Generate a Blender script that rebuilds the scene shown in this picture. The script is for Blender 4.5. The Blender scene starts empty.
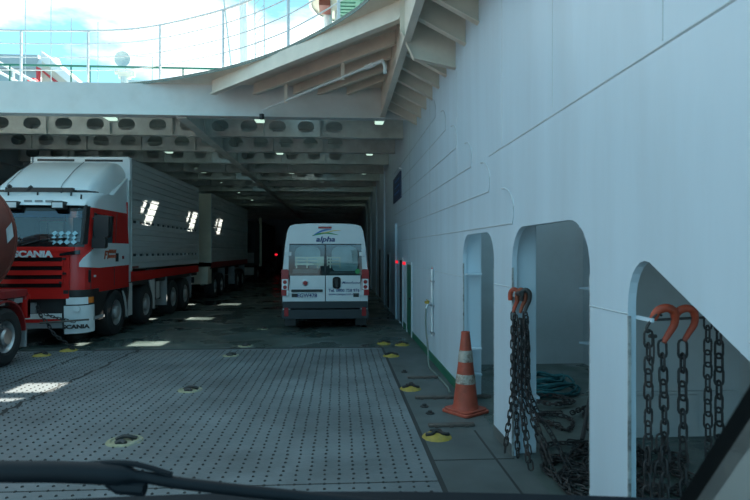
import bpy, bmesh, math, random
from mathutils import Vector, Matrix, Euler
random.seed(7)
scn = bpy.context.scene
COL = scn.collection
PI = math.pi
XW = 1.55            # inner face of the white ship's side wall
ZD = 5.30            # upper deck level
ZB = 4.62            # underside of the deck beams

# ------------------------------------------------------------------ materials
def mat(name, col, rough=.6, metal=0.0, var=.12, scale=3.0, dirt=None, dirt_amt=0.0, dirt_scale=1.5, stretch=(1, 1, 1),
        bump=0.0, bump_scale=20, emit=None, emit_s=0, rvar=0.0, spec=.5):
    m = bpy.data.materials.new(name); m.use_nodes = True
    nt = m.node_tree; N = nt.nodes; L = nt.links
    b = N['Principled BSDF']
    b.inputs['Roughness'].default_value = rough
    b.inputs['Metallic'].default_value = metal
    b.inputs['Specular IOR Level'].default_value = spec
    c = (col[0], col[1], col[2], 1)
    b.inputs['Base Color'].default_value = c
    if emit:
        b.inputs['Emission Color'].default_value = (*emit, 1)
        b.inputs['Emission Strength'].default_value = emit_s
    if var or dirt or bump or rvar:
        tc = N.new('ShaderNodeTexCoord'); mp = N.new('ShaderNodeMapping')
        mp.inputs['Scale'].default_value = stretch
        L.new(tc.outputs['Object'], mp.inputs['Vector'])
    last = None
    if var:
        n = N.new('ShaderNodeTexNoise'); n.inputs['Scale'].default_value = scale; n.inputs['Detail'].default_value = 6
        L.new(mp.outputs[0], n.inputs['Vector'])
        r = N.new('ShaderNodeMapRange'); r.inputs[1].default_value = .3; r.inputs[2].default_value = .7
        r.inputs[3].default_value = 1 - var; r.inputs[4].default_value = 1 + var
        L.new(n.outputs[0], r.inputs[0])
        mx = N.new('ShaderNodeMix'); mx.data_type = 'RGBA'; mx.blend_type = 'MULTIPLY'
        mx.inputs[0].default_value = 1; mx.inputs[6].default_value = c
        L.new(r.outputs[0], mx.inputs[7]); last = mx.outputs[2]
    if dirt:
        n = N.new('ShaderNodeTexNoise'); n.inputs['Scale'].default_value = dirt_scale; n.inputs['Detail'].default_value = 8
        n.inputs['Roughness'].default_value = .65
        L.new(mp.outputs[0], n.inputs['Vector'])
        r = N.new('ShaderNodeMapRange'); r.inputs[1].default_value = .48; r.inputs[2].default_value = .68
        r.inputs[3].default_value = 0; r.inputs[4].default_value = dirt_amt
        L.new(n.outputs[0], r.inputs[0])
        mx = N.new('ShaderNodeMix'); mx.data_type = 'RGBA'
        L.new(r.outputs[0], mx.inputs[0])
        if last: L.new(last, mx.inputs[6])
        else: mx.inputs[6].default_value = c
        mx.inputs[7].default_value = (*dirt, 1); last = mx.outputs[2]
    if last: L.new(last, b.inputs['Base Color'])
    if rvar:
        n = N.new('ShaderNodeTexNoise'); n.inputs['Scale'].default_value = .8; n.inputs['Detail'].default_value = 5
        L.new(mp.outputs[0], n.inputs['Vector'])
        r = N.new('ShaderNodeMapRange'); r.inputs[1].default_value = .4; r.inputs[2].default_value = .62
        r.inputs[3].default_value = max(.05, rough - rvar); r.inputs[4].default_value = min(1, rough + rvar)
        L.new(n.outputs[0], r.inputs[0]); L.new(r.outputs[0], b.inputs['Roughness'])
    if bump:
        n = N.new('ShaderNodeTexNoise'); n.inputs['Scale'].default_value = bump_scale; n.inputs['Detail'].default_value = 4
        L.new(mp.outputs[0], n.inputs['Vector'])
        bp = N.new('ShaderNodeBump'); bp.inputs['Strength'].default_value = bump; bp.inputs['Distance'].default_value = .02
        L.new(n.outputs[0], bp.inputs['Height']); L.new(bp.outputs[0], b.inputs['Normal'])
    return m

def glass(name, tint, clear, rough=.03, refl=1.4):
    m = bpy.data.materials.new(name); m.use_nodes = True
    nt = m.node_tree; N = nt.nodes; L = nt.links
    for n in list(N):
        if n.type == 'BSDF_PRINCIPLED': N.remove(n)
    out = [n for n in N if n.type == 'OUTPUT_MATERIAL'][0]
    t = N.new('ShaderNodeBsdfTransparent'); t.inputs[0].default_value = (*[c * clear for c in tint], 1)
    g = N.new('ShaderNodeBsdfGlossy'); g.inputs['Roughness'].default_value = rough
    g.inputs[0].default_value = (.9, .95, 1, 1)
    fr = N.new('ShaderNodeFresnel'); fr.inputs[0].default_value = 1.52
    r = N.new('ShaderNodeMath'); r.operation = 'MULTIPLY_ADD'; r.inputs[1].default_value = refl; r.inputs[2].default_value = .04
    L.new(fr.outputs[0], r.inputs[0])
    mx = N.new('ShaderNodeMixShader')
    L.new(r.outputs[0], mx.inputs[0]); L.new(t.outputs[0], mx.inputs[1]); L.new(g.outputs[0], mx.inputs[2])
    L.new(mx.outputs[0], out.inputs[0])
    return m

M = {}
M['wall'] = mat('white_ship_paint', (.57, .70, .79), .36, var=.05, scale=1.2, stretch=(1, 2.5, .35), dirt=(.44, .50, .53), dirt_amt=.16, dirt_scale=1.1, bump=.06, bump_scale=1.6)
M['wall_seam'] = mat('weld_seam_paint', (.50, .58, .62), .5, var=.1)
M['wall_edge'] = mat('chipped_edge_paint', (.42, .46, .47), .6, var=.2, dirt=(.07, .05, .04), dirt_amt=.9, dirt_scale=9)
M['deck_under'] = mat('cream_deckhead_paint', (.74, .68, .57), .5, var=.06, dirt=(.40, .36, .29), dirt_amt=.25, dirt_scale=1.4)
M['front_beam'] = mat('pale_grey_beam_paint', (.63, .66, .64), .5, var=.05, dirt=(.42, .37, .28), dirt_amt=.15, dirt_scale=2.0)
M['beam'] = mat('grey_beam_paint', (.62, .67, .63), .45, var=.1, dirt=(.26, .27, .23), dirt_amt=.35, dirt_scale=1.6)
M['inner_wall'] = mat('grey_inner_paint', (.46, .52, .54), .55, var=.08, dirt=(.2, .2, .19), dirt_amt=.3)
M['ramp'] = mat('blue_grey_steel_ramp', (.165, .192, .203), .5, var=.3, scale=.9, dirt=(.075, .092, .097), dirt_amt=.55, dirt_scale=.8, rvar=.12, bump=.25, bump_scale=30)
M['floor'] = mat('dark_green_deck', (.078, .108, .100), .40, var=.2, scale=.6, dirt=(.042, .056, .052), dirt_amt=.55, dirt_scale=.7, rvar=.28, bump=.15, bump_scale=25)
M['concrete'] = mat('worn_deck_coating', (.095, .115, .115), .6, var=.22, scale=1.4, dirt=(.06, .07, .068), dirt_amt=.6, dirt_scale=1.3, rvar=.15)
M['green_paint'] = mat('green_deck_paint', (.02, .14, .085), .45, var=.15)
M['edge_green'] = mat('grey_green_edge_paint', (.20, .30, .27), .5, var=.1)
M['stud'] = mat('dark_rusted_stud', (.035, .035, .035), .7, var=.2)
M['seam_dark'] = mat('dark_joint', (.03, .035, .035), .8)
M['white'] = mat('white_enamel', (.74, .77, .77), .3, var=.03)
M['cabwhite'] = mat('white_cab_paint', (.72, .78, .80), .28, var=.04, dirt=(.45, .45, .42), dirt_amt=.15)
M['red'] = mat('red_truck_paint', (.62, .022, .018), .25, var=.05)
M['darkred'] = mat('brown_red_tank_paint', (.21, .06, .045), .45, var=.08)
M['redchassis'] = mat('red_chassis_paint', (.33, .02, .02), .4, var=.12, dirt=(.05, .03, .03), dirt_amt=.4)
M['black'] = mat('black_plastic', (.018, .019, .02), .45)
M['blackgloss'] = mat('black_gloss', (.012, .013, .014), .15)
M['rubber'] = mat('tyre_rubber', (.022, .023, .024), .8, var=.2)
M['steel'] = mat('bare_steel', (.5, .51, .52), .35, 1.0, var=.1)
M['rim'] = mat('grey_wheel_rim', (.42, .44, .45), .4, .6, var=.12)
M['crate'] = mat('ribbed_aluminium', (.56, .60, .60), .42, .15, var=.08, scale=1.5, stretch=(1, .5, 3))
M['crate_cream'] = mat('cream_front_panel', (.78, .75, .62), .5, var=.06)
M['chassis'] = mat('dark_chassis_steel', (.03, .032, .034), .6, var=.2)
M['flap'] = mat('grey_mudguard', (.30, .32, .33), .6, var=.15)
M['tank_white'] = mat('dull_white_box', (.58, .60, .60), .5, var=.1)
M['lamp_clear'] = mat('clear_lamp_lens', (.78, .82, .84), .15, 0)
M['lamp_amber'] = mat('amber_lens', (.75, .2, .03), .25)
M['lamp_red'] = mat('red_lens', (.32, .012, .014), .2, emit=(1, .05, .04), emit_s=.0)
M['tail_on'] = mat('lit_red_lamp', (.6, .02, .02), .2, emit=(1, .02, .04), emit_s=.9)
M['tube'] = mat('lit_tube_diffuser', (.8, .9, .82), .3, emit=(.62, .9, .74), emit_s=.85, var=0)
M['orange'] = mat('faded_orange_cone', (.42, .078, .045), .55, var=.12, scale=9, dirt=(.16, .05, .03), dirt_amt=.45, dirt_scale=7)
M['band'] = mat('worn_reflective_band', (.44, .42, .37), .5, var=.2, scale=14, dirt=(.12, .07, .05), dirt_amt=.95, dirt_scale=16)
M['hookred'] = mat('orange_red_hook_paint', (.40, .06, .025), .5, var=.2, scale=20, dirt=(.09, .05, .04), dirt_amt=.5, dirt_scale=15)
M['hookred_dark'] = mat('dull_orange_hook_paint', (.26, .06, .025), .6, var=.2, scale=20, dirt=(.06, .04, .03), dirt_amt=.6, dirt_scale=12)
M['chain'] = mat('rusty_chain_steel', (.038, .038, .04), .6, .35, var=.3, scale=15, dirt=(.055, .032, .025), dirt_amt=.5, dirt_scale=10)
M['yellow'] = mat('yellow_deck_paint', (.38, .28, .045), .6, var=.15, scale=12, dirt=(.10, .10, .07), dirt_amt=.45, dirt_scale=14)
M['worn_yellow'] = mat('worn_yellow_paint', (.36, .35, .22), .6, var=.2, scale=12, dirt=(.16, .20, .21), dirt_amt=.95, dirt_scale=10)
M['rope'] = mat('teal_rope', (.012, .11, .13), .8, var=.3, scale=30)
M['hose'] = mat('grey_green_hose', (.16, .2, .18), .6)
M['brown'] = mat('rusted_rail', (.10, .085, .075), .7, var=.3, scale=12)
M['blue_sign'] = mat('dark_blue_sign', (.015, .035, .10), .4, var=.1)
M['signwhite'] = mat('sign_white', (.55, .6, .62), .5, var=0)
M['navy'] = mat('navy_print', (.012, .03, .16), .4, var=0)
M['greenprint'] = mat('green_print', (.03, .28, .08), .4, var=0)
M['blueprint'] = mat('blue_print', (.04, .18, .5), .4, var=0)
M['goldprint'] = mat('gold_print', (.62, .5, .16), .4, var=0)
M['orangeprint'] = mat('orange_red_print', (.55, .12, .05), .4, var=0)
M['chevron'] = mat('pale_blue_sticker', (.35, .6, .68), .5, var=0)
M['vanwhite'] = mat('van_white', (.70, .75, .77), .25, var=.02)
M['vangrey'] = mat('van_grey_plastic', (.020, .028, .034), .5)
M['seat'] = mat('grey_seat_cloth', (.16, .19, .19), .8)
M['interior'] = mat('dim_interior', (.06, .075, .08), .8)
M['bulk'] = mat('pale_bulkhead_panel', (.50, .66, .68), .6)
M['rail_green'] = mat('green_rail_paint', (.01, .12, .09), .4, var=.05)
M['far_grey'] = mat('blue_grey_deckhouse', (.42, .52, .54), .6, var=.05)
M['far_cream'] = mat('pale_cream_steel', (.66, .66, .58), .6, var=.05)
M['far_red'] = mat('bright_red_frame', (.55, .05, .06), .5)
M['far_green'] = mat('green_container', (.02, .17, .11), .5)
M['lattice_green'] = mat('sea_green_grating', (.10, .32, .24), .6, var=.1)
M['trim'] = mat('grey_pillar_trim', (.60, .62, .60), .8, var=.03)
M['seal'] = mat('black_rubber_seal', (.006, .007, .008), .6)
M['car_dark'] = mat('dark_blue_black_plastic', (.004, .009, .014), .6, spec=.25)
M['black_hook'] = mat('worn_dark_steel', (.05, .05, .05), .6, .3, var=.2)
M['truckglass'] = glass('truck_glass', (.72, .88, .95), .9)
M['blue_tint'] = glass('blue_tint_band', (.12, .35, .6), .8)
M['vanglass'] = glass('van_glass', (.82, .95, .95), .97)

# ------------------------------------------------------------------ mesh builder
class MB:
    def __init__(s): s.v = []; s.f = []
    def add(s, vs, fs, mtx=None):
        o = len(s.v)
        for p in vs:
            p = Vector(p)
            s.v.append(mtx @ p if mtx else p)
        s.f += [tuple(i + o for i in f) for f in fs]
        return s
    def box(s, x0, x1, y0, y1, z0, z1, mtx=None):
        v = [(x0, y0, z0), (x1, y0, z0), (x1, y1, z0), (x0, y1, z0), (x0, y0, z1), (x1, y0, z1), (x1, y1, z1), (x0, y1, z1)]
        f = [(0, 3, 2, 1), (4, 5, 6, 7), (0, 1, 5, 4), (1, 2, 6, 5), (2, 3, 7, 6), (3, 0, 4, 7)]
        return s.add(v, f, mtx)
    def prism(s, poly, axis, a, b, mtx=None, caps=(True, True)):
        """poly of 2D points; axis x: (y,z), y: (x,z), z: (x,y)"""
        def P(p, t):
            return {'x': (t, p[0], p[1]), 'y': (p[0], t, p[1]), 'z': (p[0], p[1], t)}[axis]
        n = len(poly)
        v = [P(p, a) for p in poly] + [P(p, b) for p in poly]
        f = [(i, (i + 1) % n, n + (i + 1) % n, n + i) for i in range(n)]
        if caps[0]: f.append(tuple(range(n))[::-1])
        if caps[1]: f.append(tuple(range(n, 2 * n)))
        return s.add(v, f, mtx)
    def tube(s, pts, r, n=8, closed=False, cap=True):
        pts = [Vector(p) for p in pts]; m = len(pts); rings = []
        up = None
        for i, p in enumerate(pts):
            if closed: t = pts[(i + 1) % m] - pts[i - 1]
            else: t = pts[min(i + 1, m - 1)] - pts[max(i - 1, 0)]
            if t.length < 1e-9: t = Vector((0, 0, 1))
            t.normalize()
            if up is None:
                up = Vector((0, 0, 1)) if abs(t.z) < .9 else Vector((1, 0, 0))
            a = up - t * up.dot(t)
            if a.length < 1e-6: a = t.orthogonal()
            a.normalize(); up = a; b = t.cross(a)
            rr = r[i] if isinstance(r, (list, tuple)) else r
            rings.append([p + a * (rr * math.cos(2 * PI * k / n)) + b * (rr * math.sin(2 * PI * k / n)) for k in range(n)])
        v = [q for ring in rings for q in ring]; f = []
        for i in range(m if closed else m - 1):
            j = (i + 1) % m
            for k in range(n):
                f.append((i * n + k, i * n + (k + 1) % n, j * n + (k + 1) % n, j * n + k))
        if cap and not closed:
            f.append(tuple(range(n))[::-1]); f.append(tuple((m - 1) * n + k for k in range(n)))
        return s.add(v, f)
    def lathe(s, prof, axis='z', c=(0, 0, 0), n=24):
        """prof: (radius, height) along the axis"""
        v = []; f = []; m = len(prof)
        for k in range(n):
            a = 2 * PI * k / n
            for r, h in prof:
                q = (r * math.cos(a), r * math.sin(a), h)
                if axis == 'x': q = (h, r * math.cos(a), r * math.sin(a))
                if axis == 'y': q = (r * math.sin(a), h, r * math.cos(a))
                v.append((q[0] + c[0], q[1] + c[1], q[2] + c[2]))
        for k in range(n):
            j = (k + 1) % n
            for i in range(m - 1):
                f.append((k * m + i, j * m + i, j * m + i + 1, k * m + i + 1))
        return s.add(v, f)
    def grid(s, fn, us, vs):
        v = [fn(a, b) for b in vs for a in us]; f = []
        n = len(us)
        for j in range(len(vs) - 1):
            for i in range(n - 1):
                f.append((j * n + i, j * n + i + 1, (j + 1) * n + i + 1, (j + 1) * n + i))
        return s.add(v, f)
    def build(s, name, material, parent=None, smooth=35, bevel=0, weld=False):
        me = bpy.data.meshes.new(name)
        me.from_pydata([tuple(p) for p in s.v], [], s.f)
        bm = bmesh.new(); bm.from_mesh(me)
        bmesh.ops.remove_doubles(bm, verts=bm.verts, dist=1e-5)
        bmesh.ops.recalc_face_normals(bm, faces=bm.faces)
        bm.to_mesh(me); bm.free()
        if smooth:
            me.shade_smooth(); me.set_sharp_from_angle(angle=math.radians(smooth))
        me.materials.append(material if not isinstance(material, str) else M[material])
        o = bpy.data.objects.new(name, me); COL.objects.link(o)
        if parent: o.parent = parent
        if bevel:
            b = o.modifiers.new('edge', 'BEVEL'); b.width = bevel; b.segments = 2; b.limit_method = 'ANGLE'; b.angle_limit = .7
        return o

def thing(name, label, cat, loc=(0, 0, 0), rz=0, group=None):
    o = bpy.data.objects.new(name, None); COL.objects.link(o)
    o.location = loc; o.rotation_euler = (0, 0, rz); o.empty_display_size = .2
    return tag(o, label, cat, group)
def tag(o, label, cat, group=None):
    o['label'] = label; o['category'] = cat
    if group: o['group'] = group
    return o
def struct(o, label=None, cat=None):
    o['kind'] = 'structure'
    if label: o['label'] = label
    if cat: o['category'] = cat
    return o
def copy_tree(o, parent=None):
    c = o.copy(); COL.objects.link(c)
    if parent: c.parent = parent
    for ch in list(o.children): copy_tree(ch, c)
    return c
def text_obj(name, txt, size, material, parent, loc, rot, depth=.004, shear=0, bold=0, sx=1, align='CENTER'):
    cu = bpy.data.curves.new(name, 'FONT'); cu.body = txt; cu.size = size; cu.extrude = depth; cu.shear = shear
    cu.offset = bold; cu.align_x = align; cu.align_y = 'CENTER'; cu.resolution_u = 3
    t = bpy.data.objects.new(name + '_curve', cu); COL.objects.link(t)
    dg = bpy.context.evaluated_depsgraph_get()
    me = bpy.data.meshes.new_from_object(t.evaluated_get(dg))
    bpy.data.objects.remove(t)
    me.materials.clear(); me.materials.append(M[material])
    o = bpy.data.objects.new(name, me); COL.objects.link(o)
    o.parent = parent; o.location = loc; o.rotation_euler = rot; o.scale = (sx, 1, 1)
    return o
def rrect(x0, x1, z0, z1, r, n=5):
    p = []
    for cx, cz, a0 in ((x1 - r, z1 - r, 0), (x0 + r, z1 - r, 90), (x0 + r, z0 + r, 180), (x1 - r, z0 + r, 270)):
        for k in range(n + 1):
            a = math.radians(a0 + 90 * k / n); p.append((cx + r * math.cos(a), cz + r * math.sin(a)))
    return p
def catmull(P, n=8):
    P = [Vector(p) for p in P]; out = []
    for i in range(len(P) - 1):
        a, b, c, d = P[max(i - 1, 0)], P[i], P[i + 1], P[min(i + 2, len(P) - 1)]
        for k in range(n):
            t = k / n
            out.append(.5 * ((2 * b) + (c - a) * t + (2 * a - 5 * b + 4 * c - d) * t * t + (3 * b - a - 3 * c + d) * t ** 3))
    out.append(P[-1]); return out

# ------------------------------------------------------------------ deck floor
def fl(name, x0, x1, y0, y1, m, z=0, t=.25): return struct(MB().box(x0, x1, y0, y1, z - t, z).build(name, m, smooth=0))
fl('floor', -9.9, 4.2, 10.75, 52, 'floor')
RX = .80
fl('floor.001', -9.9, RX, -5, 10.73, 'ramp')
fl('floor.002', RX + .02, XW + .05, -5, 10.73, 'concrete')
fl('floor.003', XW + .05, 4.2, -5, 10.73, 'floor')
# seams and tyre-worn joints in the ramp
m_ = MB()
m_.box(RX - .012, RX + .03, -5, 10.73, -.05, .003)
m_.box(-9.9, RX, 10.70, 10.78, -.05, .004)
o = struct(m_.build('trim_1', 'seam_dark', smooth=0))
def wavy(x0, x1, y0, y1, w, amp, seed):
    rnd = random.Random(seed); m = MB(); n = 60; pts = []
    for i in range(n + 1):
        t = i / n; pts.append((x0 + (x1 - x0) * t + amp * (rnd.random() - .5), y0 + (y1 - y0) * t, w * (.4 + rnd.random())))
    for (xa, ya, wa), (xb, yb, wb) in zip(pts, pts[1:]):
        m.add([(xa - wa, ya, .002), (xa + wa, ya, .002), (xb + wb, yb, .002), (xb - wb, yb, .002)], [(0, 1, 2, 3)])
    return m
struct(wavy(-3.95, -3.75, 4.0, 10.7, .028, .09, 1).build('trim_2', 'seam_dark', smooth=0))
struct(wavy(-4.75, -4.50, 5.0, 10.7, .022, .07, 2).build('trim_3', 'seam_dark', smooth=0))
m_ = MB(); m_.box(-9.9, RX, 4.46, 4.475, 0, .002); m_.box(1.375, 1.395, 1, 5.7, -.01, .0025); m_.box(RX, XW, 4.90, 4.915, -.01, .0025)
struct(m_.build('trim_4', 'seam_dark', smooth=0))
# anti-slip weld studs, in rows along the ramp (surface pattern of the ramp plate)
m_ = MB()
nx = 0
x = RX - .10
while x > -8.6:
    y = 3.7
    while y < 10.6:
        if abs(y) < 12 and x / y > -.78:
            j = (random.random() - .5) * .012; k = (random.random() - .5) * .012
            r = .0115 + random.random() * .004; c = Vector((x + j, y + k, 0))
            ring = [(c.x + r * math.cos(a * PI / 3), c.y + r * math.sin(a * PI / 3), .0) for a in range(6)]
            top = [(c.x + .6 * r * math.cos(a * PI / 3), c.y + .6 * r * math.sin(a * PI / 3), .009) for a in range(6)]
            m_.add(ring + top, [(a, (a + 1) % 6, 6 + (a + 1) % 6, 6 + a) for a in range(6)] + [(6, 7, 8, 9, 10, 11)])
        y += .095
    x -= .118
o = m_.build('stud_pattern', 'stud', bpy.data.objects['floor.001'], smooth=0); o['kind'] = 'stuff'

# ------------------------------------------------------------------ white ship's side with its openings
T = .045
def wp(m, poly): m.prism(poly, 'x', XW, XW + T)
def arch(y0, y1, zt, r, ztop, n=8):
    """header over an opening between y0 and y1 (rounded top corners)"""
    pts = [(y0, ztop), (y0, zt - r)]
    for k in range(n + 1):
        a = PI - k / n * PI / 2; pts.append((y0 + r + r * math.cos(a), zt - r + r * math.sin(a)))
    for k in range(n + 1):
        a = PI / 2 - k / n * PI / 2; pts.append((y1 - r + r * math.cos(a), zt - r + r * math.sin(a)))
    pts.append((y1, ztop)); return pts
ZS = 2.3
m_ = MB()
wp(m_, [(-6, ZS), (-6, 9), (11.6, 9), (11.6, ZD), (50, ZD), (50, ZS)])
wp(m_, [(6.99, 0), (6.99, ZS), (50, ZS), (50, 0)])
wp(m_, [(4.97, 0), (4.97, ZS), (5.56, ZS), (5.56, 0)])
wp(m_, [(2.93, 0), (2.93, ZS), (3.39, ZS), (3.39, 0)])
wp(m_, arch(5.56, 6.99, 2.05, .30, ZS))
wp(m_, arch(3.39, 4.97, 2.06, .32, ZS))
# third opening: rounded far corner, upper edge sloping down towards the camera
pts = [(2.93, ZS), (2.93, 1.56)]
for k in range(1, 9):
    a = k / 8 * math.radians(118); pts.append((2.93 - .17 + .17 * math.cos(a), 1.56 + .24 * math.sin(a)))
pts += [(2.03, 1.43), (.3, .44), (-.5, 0), (-6, 0), (-6, ZS)]
wp(m_, pts)
wall = struct(m_.build('wall_right', 'wall', smooth=0))
# seams: thin raised weld lines
m_ = MB()
def seam(y0, y1, z0, z1=None, h=.010):
    z1 = z0 if z1 is None else z1
    m_.add([(XW - .006, y0, z0), (XW - .006, y1, z1), (XW + .002, y1, z1 + h), (XW + .002, y0, z0 + h), (XW + .002, y0, z0 - h), (XW + .002, y1, z1 - h)],
           [(0, 1, 2, 3), (0, 4, 5, 1)])
seam(-1, 5.75, 2.84, 2.84, .012); seam(4.97, 5.56, 1.52, 1.52, .006); seam(2.93, 3.39, 1.51, 1.51, .006); seam(.6, 2.03, 1.5, 1.5, .006)
seam(7.0, 14, 1.52, 1.52, .005)
# stacked doubler plates: each ends in a rounded corner
for z0, z1, ye in ((2.10, 2.46, 4.90), (2.47, 2.83, 5.70), (2.85, 3.20, 6.50), (3.23, 3.60, 7.35), (3.63, 4.0, 8.12), (4.03, 4.4, 9.0)):
    P = [(XW - .002, 16, z0 + .02), (XW - .002, ye + .04, z0)]
    for k in range(1, 7):
        a = k / 6 * PI / 2; P.append((XW - .002, ye + .42 - .42 * math.cos(a * .95), z0 + .08 + (z1 - z0 - .09) * math.sin(a)))
    m_.tube(P, .0075, 6)
for y, z0, z1 in ((5.28, 2.86, 5.2), (7.35, 2.86, 4.4), (4.0, 2.9, 8), (9.6, 2.5, 4.5), (12.4, .1, 4.6), (2.6, 2.86, 8)):
    m_.add([(XW - .004, y, z0), (XW - .004, y, z1), (XW + .002, y + .008, z1), (XW + .002, y + .008, z0), (XW + .002, y - .008, z0), (XW + .002, y - .008, z1)], [(0, 1, 2, 3), (0, 4, 5, 1)])
m_.build('weld_seam', 'wall_seam', wall, smooth=0)
# pillar flanges behind the wall plate, with chipped edges
def jamb(y0, y1, z1, d=.20):
    o = MB().box(XW + T, XW + T + d, y0, y1, 0, z1).build('trim_5', 'wall', smooth=0, bevel=.01); return struct(o)
jamb(5.02, 5.10, 2.2); jamb(7.02, 7.10, 2.2); jamb(3.30, 3.36, 2.2); jamb(5.46, 5.52, 2.2)
m_ = MB()
for y, z1 in ((4.966, 1.7), (3.394, 1.7), (2.926, 1.5), (6.986, 1.7), (5.564, 1.7)):
    m_.box(XW - .003, XW + .014, y - .004, y + .004, 0.0, z1)
m_.build('opening_edge', 'wall_edge', wall, smooth=0)
# rungs on the flanges
m_ = MB()
for y in (4.96, 6.97):
    for z in (.30, .62, 1.55) if y > 6 else (.42, .54):
        m_.box(XW + T - .02, XW + T + .17, y - .10, y + .02, z, z + .02)
m_.build('rung', 'wall', wall, smooth=0)
# compartment behind the wall
HX = 4.0
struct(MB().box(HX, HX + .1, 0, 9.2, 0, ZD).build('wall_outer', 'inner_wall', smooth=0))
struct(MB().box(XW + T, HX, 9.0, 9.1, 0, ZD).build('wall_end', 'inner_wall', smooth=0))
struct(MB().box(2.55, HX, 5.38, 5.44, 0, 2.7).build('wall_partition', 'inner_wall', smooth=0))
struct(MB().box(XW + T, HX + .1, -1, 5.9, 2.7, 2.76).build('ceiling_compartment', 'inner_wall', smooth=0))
m_ = MB()
for z in (.46, 1.28, 2.2):
    m_.add([(HX, 8.2, z), (HX - .42, 8.2, z), (HX, 7.6, z), (HX, 8.2, z + .03), (HX - .42, 8.2, z + .03), (HX, 7.6, z + .03)], [(0, 1, 2), (3, 5, 4), (0, 3, 4, 1), (1, 4, 5, 2), (2, 5, 3, 0)])
m_.box(HX - .14, HX, 8.25, 8.31, 0, 2.7)
m_.build('stiffener', 'wall', bpy.data.objects['wall_outer'], smooth=0)
m_ = MB(); m_.box(2.6, 3.55, 5.36, 5.38, .08, .42); m_.box(2.55, 3.98, 5.34, 5.38, .44, .46)
m_.build('kick_panel', 'inner_wall', bpy.data.objects['wall_partition'], smooth=0)
# white gusset at the foot of the far opening
o = MB().prism([(6.95, 0), (6.95, .62), (6.55, .10), (6.55, 0)], 'x', XW + .01, XW + .07).build('trim_6', 'wall', smooth=0); struct(o)
# green skirting line
struct(MB().box(XW - .012, XW, 7.0, 14.0, 0, .13).build('baseboard_right', 'green_paint', smooth=0))
# grey foot band on the pillars
m_ = MB(); m_.box(XW - .008, XW, 4.97, 5.56, 0, .10); m_.box(XW - .008, XW, 2.93, 3.39, 0, .1)
m_.build('foot_band', 'concrete', wall, smooth=0)

# doors and pilasters further along the wall
def door(n, y0, y1, z1, m):
    d = struct(MB().box(XW - .022, XW - .002, y0, y1, .06, z1).build('door_%d' % n, m, smooth=0, bevel=.006))
    f = MB(); f.box(XW - .03, XW - .002, y0 - .06, y0, 0, z1 + .06); f.box(XW - .03, XW - .002, y1, y1 + .06, 0, z1 + .06); f.box(XW - .03, XW - .002, y0, y1, z1, z1 + .06)
    f.build('door_frame', 'wall_seam', d, smooth=0)
    h = MB(); h.box(XW - .06, XW - .022, y0 + .08, y0 + .11, .8, .84); h.box(XW - .07, XW - .055, y0 + .08, y0 + .24, .81, .83)
    h.build('door_handle', 'black_hook', d, smooth=0); return d
door(1, 11.95, 12.75, 1.55, 'green_paint')
door(2, 13.7, 14.3, 1.62, 'chassis')
door(3, 17.3, 18.1, 1.75, 'chassis')
door(4, 21.0, 21.9, 1.9, 'chassis')
m_ = MB()
for y in (15.2, 19.2, 23.4, 27.5, 31.6): m_.box(XW - .05, XW, y, y + .12, 0, 2.6 if y < 16 else 4.6)
struct(m_.build('trim_7', 'wall', smooth=0))

# ------------------------------------------------------------------ left wall and far end
lw = struct(MB().box(-9.9, -9.8, -5, 52, 0, ZD).build('wall_left', 'inner_wall', smooth=0))
m_ = MB()
for z in (1.2, 2.4, 3.3, 3.9, 4.4): m_.box(-9.8, -9.62, -5, 52, z, z + .06)
for y in range(2, 50, 4): m_.box(-9.8, -9.55, y, y + .1, 0, ZB)
m_.build('wall_stringer', 'inner_wall', lw, smooth=0)
struct(MB().box(-9.9, 4.2, 50, 50.1, 0, ZD).build('wall_back', 'inner_wall', smooth=0))

# ------------------------------------------------------------------ upper deck plate with its light wells (openings in the plating)
holes = []
SX, SY = .6, 1.03    # sun slope across and along the ship per metre of height
for k in range(3):
    y = 4.14 * k
    holes += [(-3.64, -3.24, y + 17.12, y + 17.74), (-3.62, -3.40, y + 16.62, y + 16.86)]
    holes += [(-1.0, -.30, y + 16.58, y + 17.2), (-2.10, -1.84, y + 16.70, y + 17.1)]
holes += [(-1.22, -.62, 13.02, 13.58), (-1.15, -.78, 12.58, 12.76)]
xs = sorted(set([-9.9, XW + T] + [h[i] for h in holes for i in (0, 1)])); ys = sorted(set([12.0, 50.1] + [h[i] for h in holes for i in (2, 3)]))
m_ = MB()
def inh(x, y): return any(h[0] < x < h[1] and h[2] < y < h[3] for h in holes)
for i in range(len(xs) - 1):
    for j in range(len(ys) - 1):
        if not inh((xs[i] + xs[i + 1]) / 2, (ys[j] + ys[j + 1]) / 2):
            for z in (ZD - .04, ZD): m_.add([(xs[i], ys[j], z), (xs[i + 1], ys[j], z), (xs[i + 1], ys[j + 1], z), (xs[i], ys[j + 1], z)], [(0, 1, 2, 3)])
ceil = struct(m_.build('ceiling', 'beam', smooth=0))
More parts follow.
